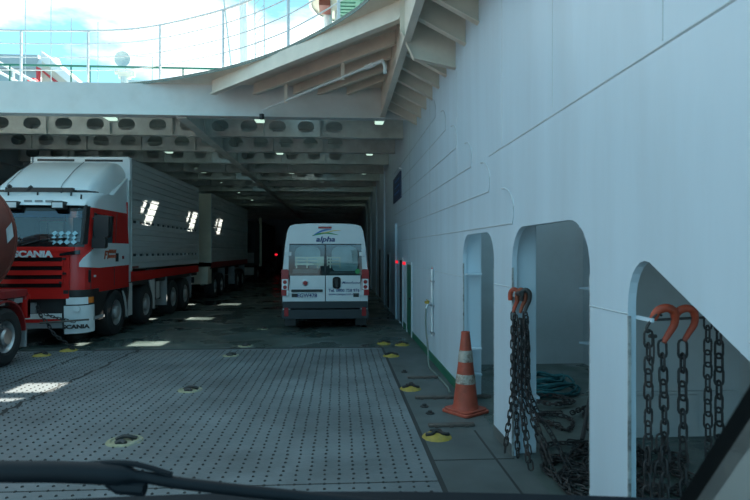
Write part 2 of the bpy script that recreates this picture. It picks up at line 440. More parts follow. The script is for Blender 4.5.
# curved inner edge of the upper deck opening
CUR = [(-9.9, 11.98), (-7.0, 11.98), (-4.95, 11.88), (-3.85, 11.60), (-2.69, 10.99), (-1.83, 10.40), (-1.03, 9.66), (-.48, 8.99), (0, 8.31), (.34, 7.69), (.62, 6.9), (.78, 6.0), (.84, 5.0), (.84, -5)]
cur = [(p.x, p.y) for p in catmull([(a, b, 0) for a, b in CUR], 6)]
m_ = MB(); m_.prism(cur + [(XW, -5), (XW, 12.0), (-9.9, 12.0)], 'z', ZD - .04, ZD)
soff = struct(m_.build('ceiling.001', 'deck_under', smooth=0))
m_ = MB()
for (xa, ya), (xb, yb) in zip(cur, cur[1:]):
    d = Vector((xb - xa, yb - ya, 0)); nn = Vector((d.y, -d.x, 0)).normalized() * -.012
    m_.add([(xa, ya, ZD - .05), (xb, yb, ZD - .05), (xb, yb, ZD + .004), (xa, ya, ZD + .004),
            (xa + nn.x, ya + nn.y, ZD - .05), (xb + nn.x, yb + nn.y, ZD - .05), (xb + nn.x, yb + nn.y, ZD + .004), (xa + nn.x, ya + nn.y, ZD + .004)],
           [(0, 1, 2, 3), (4, 7, 6, 5), (0, 4, 5, 1), (3, 2, 6, 7)])
m_.build('deck_edge', 'edge_green', soff, smooth=0)

# front transverse beam
m_ = MB(); m_.box(-9.8, .94, 11.66, 11.72, ZB, ZD - .04); m_.box(-9.8, .94, 11.56, 11.82, ZB - .02, ZB)
fb = struct(m_.build('trim_8', 'front_beam', smooth=0))
m_ = MB(); m_.prism([(.94, ZB), (XW, ZB - .03), (XW, ZD - .04), (.94, ZD - .04)], 'y', 11.66, 11.72)
struct(m_.build('trim_9', 'front_beam', smooth=0))
# longitudinal girder above the wall side (inner edge of the side strip)
m_ = MB(); m_.box(.86, .90, -5, 11.66, ZB + .04, ZD - .04); m_.box(.84, .94, -5, 11.66, ZB + .02, ZB + .04)
struct(m_.build('trim_10', 'deck_under', smooth=0))
# knee brackets between that girder and the wall
for i, y in enumerate((2.8, 3.5, 4.2, 4.9, 5.55, 6.2, 6.85, 7.45, 8.1, 8.7, 9.35, 10.0, 10.65, 11.25)):
    m_ = MB()
    if i == 7: prof = [(.80, ZD - .3), (.80, 4.80), (.98, 4.42), (XW, 4.30), (XW, ZD - .04), (.80, ZD - .04)]
    else: prof = [(.90, ZD - .3), (.90, 4.74), (XW, 4.40), (XW, ZD - .04), (.90, ZD - .04)]
    m_.prism(prof, 'y', y - .01, y + .01)
    lo = [p for p in prof if p[1] < 4.9]
    for (xa, za), (xb, zb) in zip(lo, lo[1:]):
        m_.add([(xa, y - .05, za), (xb, y - .05, zb), (xb, y + .05, zb), (xa, y + .05, za), (xa, y - .05, za + .015), (xb, y - .05, zb + .015), (xb, y + .05, zb + .015), (xa, y + .05, za + .015)],
               [(0, 1, 2, 3), (4, 7, 6, 5), (0, 4, 5, 1), (3, 2, 6, 7), (0, 3, 7, 4), (1, 5, 6, 2)])
    struct(m_.build('trim_11', 'deck_under', smooth=0))
# diagonal stiffeners under the curved corner
for (x0, y0, x1, y1, d, w) in ((-2.55, 11.4, .84, 7.55, .26, .12), (-1.75, 11.55, .86, 8.6, .20, .07), (-.95, 11.6, .86, 9.3, .17, .06), (-.45, 11.64, .86, 9.95, .16, .06), (.15, 11.64, .86, 10.6, .15, .06)):
    a = Vector((x0, y0, 0)); b = Vector((x1, y1, 0)); L_ = (b - a).length; ang = math.atan2(b.y - a.y, b.x - a.x)
    mt = Matrix.Translation(a) @ Matrix.Rotation(ang, 4, 'Z')
    m_ = MB(); m_.box(0, L_, -.012, .012, ZD - .04 - d, ZD - .04, mt); m_.box(0, L_, -w / 2, w / 2, ZD - .06 - d, ZD - .03 - d, mt)
    struct(m_.build('trim_12', 'deck_under', smooth=0))
# transverse beams with lightening holes
def hole_beam(y, x0, x1, z0, z1, pitch=.70, hw=.20, hh=.135):
    m = MB(); zc = z0 + .25; n = 14
    nb = max(1, round((x1 - x0) / pitch)); p = (x1 - x0) / nb
    for i in range(nb):
        xa = x0 + p * i; cx = xa + p / 2; r = hh
        inner = []; outer = []
        for k in range(n * 2):
            a = 2 * PI * k / (n * 2); ca, sa = math.cos(a), math.sin(a)
            inner.append((cx + (hw - r) * (1 if ca > 1e-6 else -1 if ca < -1e-6 else 0) + r * ca, zc + r * sa))
            sc = min((p / 2) / abs(ca) if abs(ca) > 1e-6 else 1e9, ((z1 - zc) if sa > 0 else (zc - z0)) / abs(sa) if abs(sa) > 1e-6 else 1e9)
            outer.append((cx + sc * ca, zc + sc * sa))
        # corners of the panel
        nn = n * 2
        for yy in (y - .008, y + .008):
            m.add([(q[0], yy, q[1]) for q in inner] + [(q[0], yy, q[1]) for q in outer], [(k, (k + 1) % nn, nn + (k + 1) % nn, nn + k) for k in range(nn)])
            for sx in (-1, 1):
                for sz in (-1, 1):
                    cr = (cx + sx * p / 2, yy, z1 if sz > 0 else z0)
                    q1 = [q for q in outer if (abs(q[0] - cr[0]) < 1e-6) and (q[1] - zc) * sz > 0]; q2 = [q for q in outer if abs(q[1] - cr[2]) < 1e-6 and (q[0] - cx) * sx > 0]
                    if q1 and q2:
                        A = max(q1, key=lambda q: (q[1] - zc) * sz); B = max(q2, key=lambda q: (q[0] - cx) * sx)
                        m.add([cr, (A[0], yy, A[1]), (B[0], yy, B[1])], [(0, 1, 2)])
        if i % 2 == 0: m.box(xa - .01, xa + .01, y - .10, y, z0, z1)
    return m
GX = -3.25
y = 13.7
while y < 49:
    m_ = hole_beam(y, -9.8, GX - .02, ZB, ZD - .04)
    m_.add(hole_beam(y, GX + .02, .2, ZB, ZD - .04).v, hole_beam(y, GX + .02, .2, ZB, ZD - .04).f)
    m_.box(.2, XW, y - .008, y + .008, ZB, ZD - .04)
    m_.box(-9.8, XW, y - .10, y + .10, ZB - .015, ZB)
    b = struct(m_.build('ceiling_beam', 'beam', smooth=0))
    y += 2.07
m_ = MB(); m_.box(GX - .01, GX + .01, 11.72, 50, ZB - .02, ZD - .04); m_.box(GX - .11, GX + .11, 11.72, 50, ZB - .04, ZB - .015)
struct(m_.build('ceiling_beam', 'beam', smooth=0))

# ceiling lamps
def lamp():
    r = thing('ceiling_light', '', 'ceiling lamp')
    MB().box(-.13, .13, -.42, .42, .06, .11).build('housing', 'beam', r, bevel=.01)
    MB().prism(rrect(-.10, .10, 0, .06, .025, 3), 'y', -.40, .40).build('diffuser', 'tube', r)
    for q in (-.3, .3): MB().tube([(0, q, .11), (0, q, .50)], .012, 6).build('hanger', 'beam', r)
    return r
l0 = lamp(); first = True
rows = [(.90, 'row by the white wall'), (-1.82, 'row above the van'), (-5.1, 'row above the livestock truck')]
ordn = ['first', 'second', 'third', 'fourth', 'fifth', 'sixth', 'seventh']
for x, what in rows:
    for k in range(6):
        l = l0 if first else copy_tree(l0); first = False
        l.location = (x, 12.55 + 4.2 * k, ZB + .16); l['group'] = 'fluorescent lamps between the deck beams'
        l['label'] = 'lit pale green lamp, %s from the deck opening, %s' % (ordn[k], what)

# pipe slung under the curved corner
pr = thing('pipe', 'thin grey pipe with flanged elbow slung under the curved deck corner', 'pipe')
pa, pb = Vector((-1.45, 11.35, 4.72)), Vector((.42, 9.05, 4.82))
m_ = MB(); m_.tube([pa + Vector((-.12, .02, -.14)), pa + Vector((-.11, .02, -.05)), pa, pb], .022, 8); m_.build('run', 'front_beam', pr)
m_ = MB(); m_.tube([pb, pb.lerp(pa, -.06)], .04, 10); m_.tube([pb.lerp(pa, -.06), pb.lerp(pa, -.13), pb.lerp(pa, -.15) + Vector((0, 0, -.1)), pb.lerp(pa, -.15) + Vector((0, 0, -.22))], .03, 8); m_.build('elbow', 'front_beam', pr)
m_ = MB(); m_.lathe([(0, -.05), (.05, -.05), (.05, .05), (0, .05)], 'z', pa + Vector((-.12, .02, -.17)), 10); m_.build('nozzle', 'black', pr)
for t in (.22, .80):
    q = pa.lerp(pb, t); MB().box(q.x - .03, q.x + .03, q.y - .01, q.y + .01, q.z - .05, ZD - .04).build('hanger', 'deck_under', pr, smooth=0)

# railing on the curved upper deck edge
rl = thing('railing', 'white four-rail guard railing following the curved edge of the upper deck', 'railing', (0, 0, ZD))
def inset(d):
    out = []
    for i, (x, y) in enumerate(cur):
        a = cur[max(i - 1, 0)]; b = cur[min(i + 1, len(cur) - 1)]
        t = Vector((b[0] - a[0], b[1] - a[1], 0)).normalized(); nrm = Vector((-t.y, t.x, 0)); out.append(Vector((x, y, 0)) + nrm * d)
    return out
pth = inset(.06)
for i, z in enumerate((1.12, .85, .57, .30)):
    MB().tube([p + Vector((0, 0, z)) for p in pth], .022 if i == 0 else .011, 8).build('rail', 'white', rl)
for px in (-8.4, -6.75, -5.15, -3.62, -2.22, -.93, -.02, .55):
    p = min(pth, key=lambda q: abs(q.x - px) + (100 if q.y < 6 else 0))
    MB().tube([p + Vector((0, 0, -.02)), p + Vector((0, 0, 1.11))], .026, 8).build('post', 'white', rl)

# ------------------------------------------------------------------ things on the upper deck
gr = thing('deck_rail', 'dark green rail with thin posts crossing the upper deck behind the curved railing', 'railing', (0, 14.2, ZD))
for z, r in ((1.1, .028), (.62, .012)): MB().tube([(-9.8, 0, z), (-2.0, 0, z)], r, 6).build('rail', 'rail_green', gr)
for x in (-9.2, -8.05, -6.6, -6.15, -3.9, -2.2): MB().tube([(x, 0, 0), (x, 0, 1.1)], .02, 6).build('post', 'rail_green', gr)
st = thing('stair_rail', 'white sloping stair handrails on the upper deck by the blue-grey deckhouse', 'stair rail', (-8.75, 15.2, ZD))
for x0, z0, x1, z1 in ((-1.2, 2.06, 2.5, .03), (-1.2, 1.80, 2.1, .02), (-1.2, 1.50, 1.5, .02)):
    MB().tube([(x0, 0, z0), (x1, 0, z1)], .035, 6).build('handrail', 'white', st)
for x, z in ((-.75, 1.81), (.20, 1.29), (1.2, .74)): MB().tube([(x, .05, 0), (x, .05, z)], .035, 6).build('baluster', 'white', st)
MB().box(.52, .70, .1, .3, 0, 1.12).build('stair_locker', 'far_red', st, smooth=0)
dh = thing('deckhouse', 'blue-grey slab-sided deckhouse far back on the upper deck', 'deckhouse', (-21, 30, ZD))
MB().box(-8, 5.4, 0, 6, 0, 5.9).build('wall', 'far_grey', dh, smooth=0)
MB().box(-8.2, 5.55, -.3, 6.2, 5.9, 6.6).build('roof', 'inner_wall', dh, smooth=0)
m_ = MB(); m_.lathe([(0, -.1), (.5, -.1), (.6, .2), (.45, .6), (0, .75)], 'z', (6.0, 0, 5.9), 10); m_.build('vent', 'white', dh)
sh = thing('shelter', 'cream shelter with sloping white roof and red door frames on the upper deck', 'shelter', (-9.75, 22, ZD))
MB().prism([(-1.6, 0), (-1.6, 3.9), (-.9, 3.6), (1.9, 1.05), (2.2, 0)], 'y', .1, 1.2).build('body', 'far_cream', sh, smooth=0)
m_ = MB()
m_.add([(-1.5, -.2, 4.1), (-1.5, 1.4, 4.1), (3.2, 1.4, .1), (3.2, -.2, .1), (-1.5, -.2, 3.75), (-1.5, 1.4, 3.75), (3.2, 1.4, -.2), (3.2, -.2, -.2)], [(0, 1, 2, 3), (4, 7, 6, 5), (0, 4, 5, 1), (1, 5, 6, 2), (2, 6, 7, 3), (3, 7, 4, 0)])
m_.build('sloping_roof', 'white', sh, smooth=0)
for x0, x1, z1, z2 in ((-1.65, -.55, 3.5, 2.6), (1.05, 1.75, 1.3, .9)):
    m_ = MB(); m_.tube([(x0, -.05, 0), (x0, -.05, z1), (x1, -.05, z2), (x1, -.05, 0)], .09, 6); m_.tube([(x0, -.05, z1 * .45), (x1, -.05, z1 * .3)], .06, 6); m_.build('door_frame', 'far_red', sh)
gc = tag(MB().prism([(-.9, 1.0), (.9, 1.0), (.9, 0), (-.3, 0)], 'y', 0, 2).build('container', 'far_green', smooth=0), 'small dark green container low on the upper deck near the round dish', 'container')
gc.location = (-11.3, 27.5, ZD + 3.3)
sk = MB().box(-1.5, 1.3, .2, 1.8, -3.3, 0).build('skid', 'far_grey', gc, smooth=0)
dsh = thing('satellite_dish', 'round grey dish on a stubby pedestal above the upper deck rail', 'dish', (-7.5, 20, ZD))
MB().lathe([(.0, -.02), (.12, -.02), (.12, 2.6), (0, 2.6)], 'z', (0, 0, 0), 10).build('pedestal', 'far_grey', dsh)
MB().lathe([(0, .12), (.12, .10), (.24, .02), (.27, 0), (.27, -.03), (.22, .0), (.1, .06), (0, .08)], 'y', (0, -.15, 3.18), 24).build('reflector', 'far_grey', dsh)
m_ = MB(); m_.box(-.20, .20, -.06, .1, 2.55, 2.80); m_.box(-.32, -.18, -.05, .05, 2.7, 2.82); m_.box(.18, .36, -.05, .05, 2.6, 2.8); m_.build('yoke', 'far_cream', dsh, bevel=.02)
lb = thing('platform', 'low pale grey deck platform with handrail under the round dish', 'platform', (-8.4, 26, ZD))
MB().box(-1.4, 1.6, 0, 1.5, 0, 4.3).build('body', 'far_grey', lb, smooth=0)
m_ = MB(); m_.tube([(-1.3, 0, 4.3), (-1.3, 0, 5.4), (-.1, 0, 5.35), (-.1, 0, 4.3)], .03, 6); m_.build('handrail', 'far_grey', lb)
for i, (x, zt, w) in enumerate(((-9.74, 10.2, 'behind the blue-grey deckhouse corner'), (-8.97, 10.1, 'above the red door frame'), (-8.36, 9.1, 'between shelter and green container'), (-7.55, 9.0, 'just short of the round dish'))):
    a = MB().tube([(0, 0, 0), (0, 0, zt - ZD)], .014, 6).build('antenna', 'far_grey'); a.location = (x, 18.0, ZD)
    tag(a, 'thin whip antenna standing ' + w, 'antenna')
ms = thing('mast', 'tall white mast with stay wire and slim lattice beside it', 'mast', (-4.75, 30, ZD))
MB().tube([(-.2, 0, 0), (-.45, 0, 16)], [.26, .2], 10).build('pole', 'white', ms)
MB().tube([(-.3, -.1, 0), (-2.0, -.1, 16)], .05, 6).build('stay', 'far_grey', ms)
m_ = MB()
for x in (.35, .85): m_.tube([(x, 0, 0), (x - .2, 0, 16)], .03, 5)
for i in range(30): m_.tube([(.35 - .2 * i / 30, 0, i * 16 / 30), (.85 - .2 * (i + 1) / 30, 0, (i + 1) * 16 / 30)], .018, 4)
m_.build('lattice', 'far_grey', ms)
lk = thing('lookout_platform', 'round green-floored lookout platform on white posts above the curved deck corner', 'platform', (.40, 13.0, ZD + .01))
HL = 2.28; RL = 1.08
MB().lathe([(0, HL), (RL, HL), (RL, HL + .06), (0, HL + .06)], 'z', (0, 0, 0), 40).build('deck_plate', 'far_cream', lk)
MB().lathe([(RL - .02, HL - .05), (RL + .04, HL - .05), (RL + .04, HL + .10), (RL - .02, HL + .10)], 'z', (0, 0, 0), 40).build('rim', 'white', lk)
m_ = MB()
for i in range(11):
    yy = -.9 + i * .18; h = math.sqrt(max(0, (RL - .05) ** 2 - yy ** 2)); m_.prism([(max(-.45, -h), yy - .06), (h, yy - .06), (h, yy + .06), (max(-.45, -h), yy + .06)], 'z', HL - .10, HL)
m_.box(-.05, .05, -.95, .95, HL - .11, HL - .02); m_.build('floor_grating', 'lattice_green', lk, smooth=0)
MB().box(-.88, -.62, -.2, .3, HL - .14, HL - .01).build('bracket', 'darkred', lk, smooth=0)
for x, y, r in ((-.69, .40, .10), (-.47, .45, .06)): MB().tube([(x, y, 0), (x, y, HL)], r, 10).build('post', 'white', lk)
MB().tube([(-.42, .44, .9), (-.2, .5, 0)], .05, 8).build('brace', 'white', lk)
# unseen block added above the wall line to keep sun off foreground and compartment
dk = thing('bridge_house', 'white superstructure block above the ship side wall', 'superstructure', (XW + T, 11.6, ZD))
MB().box(0.02, 13, .02, 4.4, .02, 6).build('wall', 'wall', dk, smooth=0)
MB().box(.0, 13.1, .0, 4.5, 6, 6.15).build('roof', 'far_grey', dk, smooth=0)

# ------------------------------------------------------------------ wheels
def wheel(parent, x, y, r, w, side, dual=False, rimmat='rim', hub=.14):
    """axis along x; outer face towards side*x"""
    s = side
    t = MB().lathe([(r * .56, 0), (r * .62, s * .03), (r * .86, s * .035), (r * .97, s * .0), (r, -s * .06), (r, -s * (w - .06)), (r * .95, -s * w), (r * .6, -s * w), (r * .56, -s * w * .9), (r * .56, 0)], 'x', (0, 0, 0), 32).build('wheel', 'rubber', parent)
    t.location = (x, y, r)
    m = MB(); dsh = -.10 if not dual else -.16
    m.lathe([(r * .57, -s * .01), (r * .54, s * .012), (r * .50, -s * .01), (r * .46, s * dsh * .8), (r * .30, s * dsh), (hub, s * (dsh + .04)), (hub, s * .02), (hub * .8, s * .05), (0, s * .055)], 'x', (0, 0, 0), 28)
    for k in range(10):
        a = 2 * PI * k / 10; c = (s * (dsh + .03), .62 * hub / .14 * .30 * math.cos(a) * r / .5, .62 * hub / .14 * .30 * math.sin(a) * r / .5)
        m.lathe([(.014, -.02), (.014, .02), (0, .025)], 'x', c, 6)
    ri = m.build('rim', rimmat, t)
    d = MB()
    for k in range(8):
        a = 2 * PI * (k + .5) / 8; d.lathe([(0, 0), (r * .06, 0)], 'x', (s * (dsh * .93 + .012), r * .385 * math.cos(a), r * .385 * math.sin(a)), 8)
    d.build('hand_hole', 'black', t)
    return t

# ------------------------------------------------------------------ livestock crate bodies
def ribbed_side(y0, y1, z0, z1, x, out, slots):
    """vertical ribbed sheet: profile in z extruded along y; slots = z ranges left open"""
    m = MB(); edges = [z0] + [v for s in slots for v in s] + [z1]; d = .030
    for a, b in zip(edges[0::2], edges[1::2]):
        n = max(1, round((b - a) / .155)); h = (b - a) / n; P = []
        for i in range(n):
            za = a + h * i; P += [(x, za), (x + out * d, za + .022), (x + out * d, za + h - .022)]
        P += [(x, b), (x - out * .03, b), (x - out * .03, a)]
        m.prism(P, 'y', y0, y1)
    return m
def crate(root, y0, y1, z0, z1, slots, wl=1.02):
    w = 1.25; W2 = {1: 1.25, -1: wl}
    MB().box(-wl + .05, w - .05, y0 + .02, y1 - .02, z0, z1 - .04).build('crate_core', 'interior', root, smooth=0)
    for s in (-1, 1): ribbed_side(y0, y1, z0, z1, s * (W2[s] - .03), s, slots).build('side_panel', 'crate', root, smooth=0)
    m = MB(); m.box(-wl, w, y0, y1, z1 - .05, z1); m.build('roof', 'crate', root, smooth=0, bevel=.015)
    for s in (-1, 1):
        for za, zb in slots:
            m = MB(); n = int((y1 - y0) / .42); P = [(y1, zb), (y0, zb)]
            for i in range(n + 1):
                yy = y0 + (y1 - y0 - .10) * i / n; P += [(yy, zb - .015), (yy, za), (yy + .10, za), (yy + .10, zb - .015)]
            m.prism(P, 'x', s * (W2[s] - .06), s * W2[s])
            m.build('vent_grille', 'crate', root, smooth=0)
    m = MB()
    for s in (-1, 1):
        for yy in (y0, y1): m.box(s * (W2[s] - .03), s * (W2[s] + .012), yy - .03, yy + .03, z0 - .02, z1)
    m.build('corner_post', 'crate', root, smooth=0, bevel=.008)

# ------------------------------------------------------------------ the red livestock truck
lt = thing('livestock_truck', 'red and white livestock truck with ribbed silver crate parked in the covered lane', 'truck', (-6.15, 11.1, 0))
W = 1.25; CR = .22
def yfront(z):
    P = [(.30, .03), (.95, .0), (1.30, .0), (1.90, .03), (2.00, .05), (2.75, .26), (2.85, .36), (2.95, .50), (3.03, .72), (3.08, 1.0)]
    if z <= P[0][0]: return P[0][1]
    for (a, b), (c, d) in zip(P, P[1:]):
        if z <= c: return b + (d - b) * (z - a) / (c - a)
    return P[-1][1]
FW = W - CR; AL = CR * PI / 2
def S(u, z, off=0.0):
    s = 1 if u >= 0 else -1; a = abs(u); y0 = yfront(z); w = W - max(0, z - 2.0) * .05
    bow = .05 * (1 - min(1, (a / FW) ** 2)) if a < FW else 0
    if a <= FW: return (u, y0 - off - bow, z)
    if a <= FW + AL:
        t = (a - FW) / CR
        return (s * (FW + (CR + off) * math.sin(t) - (W - w)), y0 + CR - (CR + off) * math.cos(t), z)
    return (s * (w + off), y0 + CR + (a - FW - AL), z)
CABY = 2.25
def umax(z): return FW + AL + CABY - yfront(z) - CR
def patch(name, m, u0, u1, z0, z1, off, parent=lt, nu=14, nz=8, thick=True, **kw):
    f0 = u0 if callable(u0) else (lambda z: u0); f1 = u1 if callable(u1) else (lambda z: u1)
    b0 = z0 if callable(z0) else (lambda t: z0); b1 = z1 if callable(z1) else (lambda t: z1)
    mb = MB()
    def fn(i, j):
        za = b0(i); zb = b1(i); z = za + (zb - za) * j; a = f0(z); b = f1(z)
        return S(a + (b - a) * i, z, off)
    mb.grid(fn, [i / nu for i in range(nu + 1)], [j / nz for j in range(nz + 1)])
    if thick:
        def fn2(i, j):
            za = b0(i); zb = b1(i); z = za + (zb - za) * j; a = f0(z); b = f1(z)
            return S(a + (b - a) * i, z, off - .02)
        I = [i / nu for i in range(nu + 1)]; J = [j / nz for j in range(nz + 1)]
        for edge in ([(i, 0) for i in I], [(i, 1) for i in I], [(0, j) for j in J], [(1, j) for j in J]):
            A = [fn(*e) for e in edge]; B = [fn2(*e) for e in edge]; n = len(A)
            mb.add(A + B, [(k, k + 1, n + k + 1, n + k) for k in range(n - 1)])
    return mb.build(name, m, parent, **kw)
# shell of the cab: lower band, pillars round the windscreen, upper sides
def ring(z, n=44): return [S(-umax(z) + 2 * umax(z) * i / n, z) for i in range(n + 1)]
mb = MB()
def band(zs, n=44):
    v = []; f = []
    for z in zs: v += ring(z, n)
    for j in range(len(zs) - 1):
        for i in range(n): f.append((j * (n + 1) + i, j * (n + 1) + i + 1, (j + 1) * (n + 1) + i + 1, (j + 1) * (n + 1) + i))
    mb.add(v, f)
band([1.02, 1.1, 1.25, 1.45, 1.65, 1.85, 1.98])
mb.box(-W + .02, W - .02, CABY - .03, CABY, 1.0, 2.98)                       # rear wall
for s in (-1, 1):                                                            # side above the waist, with the window left open
    for ua, ub, za, zb in ((FW + AL + 1.02, None, 1.98, 2.72), (FW + .12, FW + AL + .10, 1.98, 2.72), (FW + AL + .08, FW + AL + 1.04, 2.60, 2.72)):
        zs_ = [za + (zb - za) * k / 5 for k in range(6)]
        mb.grid(lambda i, z, ua=ua, ub=ub, s=s: S(s * (ua + ((ub if ub else umax(z)) - ua) * i), z), [k / 8 for k in range(9)], zs_)
cab = mb.build('cab', 'red', lt, smooth=40)
mb = MB(); mb.box(-W + .05, W - .05, .35, CABY - .04, 1.0, 1.95); mb.build('cab_interior', 'interior', lt, smooth=0)
mb = MB()
for x in (-.62, .62):
    mb.box(x - .26, x + .26, .95, 1.45, 1.9, 2.1); mb.box(x - .26, x + .26, 1.4, 1.55, 2.0, 2.62)
mb.build('cab_seat', 'seat', lt, bevel=.05)
mb = MB(); mb.box(-1.1, 1.1, .35, .75, 1.85, 1.99); mb.tube([(-.62 + .22 * math.cos(a * PI / 8), .82 + .08 * math.sin(a * PI / 8), 2.08 + .2 * math.sin(a * PI / 8)) for a in range(16)], .02, 6, closed=True); mb.build('dashboard', 'black', lt)
MB().box(-1.12, .12, 1.62, 1.66, 1.95, 2.50).build('cab_curtain', 'crate_cream', lt, smooth=0)  # cream and blue panels with bars stand in for the windscreen reflection
MB().box(.14, 1.12, 1.62, 1.66, 1.95, 2.66).build('cab_back_panel', 'bulk', lt, smooth=0)
mb = MB()
for x in (-.95, -.6, -.25, .1): mb.tube([(x, 1.6, 1.95), (x, 1.6, 2.48)], .014, 5)
mb.tube([(-1.1, 1.6, 2.2), (.12, 1.6, 2.2)], .014, 5); mb.build('cab_grille', 'black', lt)  # dark bars of the same stand-in reflection
# white roof
mb = MB(); band([2.72, 2.80, 2.86, 2.92, 2.97, 3.01, 3.04, 3.07])
mb.add([S(-umax(3.07), 3.07), S(-FW, 3.07), S(FW, 3.07), S(umax(3.07), 3.07)], [(0, 1, 2, 3)])
mb.build('roof_cap', 'cabwhite', lt, smooth=50)
# glass
patch('windscreen', 'truckglass', -FW - .16, FW + .16, 1.98, 2.73, .004, thick=False)
patch('sun_tint', 'blue_tint', -FW - .10, FW + .10, 2.50, 2.64, .008, thick=False)
patch('windscreen_surround', 'blackgloss', -FW - .18, FW + .18, 1.93, 2.03, .010)
for s in (-1, 1): patch('pillar_trim', 'blackgloss', s * (FW + .10), s * (FW + .24), 1.98, 2.74, .012)
patch('visor_shadow_strip', 'blackgloss', -FW - .18, FW + .18, 2.63, 2.76, .012)
for s in (-1, 1): patch('side_window', 'truckglass', s * (FW + AL + .10), s * (FW + AL + 1.02), 1.98, 2.60, .004, thick=False)
for s in (-1, 1): patch('window_frame', 'black', s * (FW + AL + .04), s * (FW + AL + .16), 1.98, 2.62, .012)
# wiper blades
mb = MB()
for x in (-.75, .1): mb.tube([S(x, 1.96, .03), S(x + .35, 2.06, .035), S(x + .8, 2.10, .035)], .014, 5)
mb.build('wiper', 'black', lt)
# sun visor and lamps on the roof edge
patch('sun_visor', 'cabwhite', -FW - .12, FW + .12, lambda t: 2.74, lambda t: 2.86, .10)
mb = MB()
for x in (.04, .24, .44): mb.box(x, x + .14, .15, .17, 2.80, 2.84)
for x in (.55,): mb.box(x, x + .2, .15, .17, 2.79, 2.83)
mb.build('visor_vent', 'flap', lt, smooth=0)
for x in (-.14, .72):
    h = MB().box(x - .12, x + .12, .04, .2, 2.66, 2.81).build('roof_lamp', 'black', lt, bevel=.015)
    MB().box(x - .095, x + .095, .03, .05, 2.685, 2.785).build('lens', 'lamp_clear', h, smooth=0)
mb = MB()
for x, z, y in ((-.9, 2.98, .5), (-.45, 2.98, .5), (.1, 2.98, .52), (.75, 2.98, .52), (1.0, 2.92, .4), (.45, 3.05, .75)): mb.tube([(x, y, z - .03), (x + .02, y - .03, z + .05)], .018, 6)
mb.build('marker_lamp', 'black', lt)
# wind deflector on the roof
mb = MB(); prof = [(.95, 3.12), (1.0, 3.22), (1.55, 3.60), (2.0, 3.84), (2.30, 3.90)]
def defl(i, j):
    y, z = prof[j]; a = -1 + 2 * i; x = (1.14 if a > 0 else 1.16 - .065 * j) * a
    rr = max(0, abs(a) - .78) / .22
    return (x, y + .55 * rr ** 2 * (1.6 - y / 2.3), z - .16 * rr ** 2)
mb.grid(defl, [k / 24 for k in range(25)], range(5))
for s in (0, 1):
    e = [defl(s, j) for j in range(5)]; f_ = [(p[0] * 1.0, 2.34, p[2]) for p in e]; lo = (e[0][0], 2.34, 3.06)
    mb.add(e + f_, [(k, k + 1, 5 + k + 1, 5 + k) for k in range(4)]); mb.add([e[0], f_[0], lo, (e[0][0], e[0][1], 3.06)], [(0, 1, 2, 3)])
dfl = mb.build('wind_deflector', 'cabwhite', lt, smooth=60)
mb = MB(); mb.box(-.72, .62, .86, 1.05, 3.05, 3.16); mb.box(-1.05, -.70, .95, 1.1, 3.04, 3.12); mb.box(.6, 1.05, .95, 1.1, 3.04, 3.10); mb.tube([(-.66, .88, 3.16), (-.62, .88, 3.2)], .04, 8); mb.tube([(-.3, .88, 3.1), (-.2, .88, 3.18)], .04, 8)
mb.build('deflector_gap', 'black', lt)
for x in (-.75, .35): mb = MB(); mb.tube([(x, .9, 3.1), (x, 1.02, 3.26), (x, 1.57, 3.64), (x, 2.0, 3.87)], .008, 5); mb.build('deflector_seam', 'flap', lt)
# side fairing between cab and crate
for s in (-1, 1):
    mb = MB(); mb.prism([(1.45, 2.98), (1.5, 3.10), (2.3, 3.55), (2.42, 3.55), (2.42, 2.72), (1.9, 2.72)], 'x', s * 1.10, s * 1.20); mb.build('side_fairing', 'cabwhite', lt, smooth=30, bevel=.02)
# paint: white flash on the doors, running forward over the corner
U0 = FW + AL
for s in (-1, 1):
    patch('door_flash', 'cabwhite', s * (FW + .10), lambda z, s=s: s * umax(z), lambda t: 1.50 + .03 * t + max(0, .28 - t) * .15, lambda t: min(2.02, 1.62 + .40 * min(1, t * 3.2) ** .6 + .03 * t), .008, nu=30)
    patch('door_seam', 'seam_dark', s * (U0 + .03), s * (U0 + .042), 1.1, 1.98, .006, nu=1); patch('door_seam', 'seam_dark', s * (U0 + 1.18), s * (U0 + 1.192), 1.1, 2.7, .006, nu=1)
    h = patch('door_handle', 'black', s * (U0 + 1.22), s * (U0 + 1.33), 1.62, 1.80, .03, nu=4); 
    patch('corner_vent', 'black', s * (FW + .30), s * (FW + .36), 1.24, 1.48, .012, nu=4)
    patch('badge_plate', 'signwhite', s * (U0 + .18), s * (U0 + .26), 1.33, 1.37, .010, nu=2)
text_obj('door_lettering', 'FT', .24, 'orangeprint', lt, (W + .014, .98, 1.76), (PI / 2, 0, PI / 2), shear=.3, bold=.008)
text_obj('door_lettering', 'FREIGHT', .10, 'orangeprint', lt, (W + .014, 1.28, 1.84), (PI / 2, 0, PI / 2), shear=.25, bold=.004)
text_obj('door_lettering', 'TRANSPORT', .085, 'orangeprint', lt, (W + .014, 1.30, 1.73), (PI / 2, 0, PI / 2), shear=.25, bold=.004)
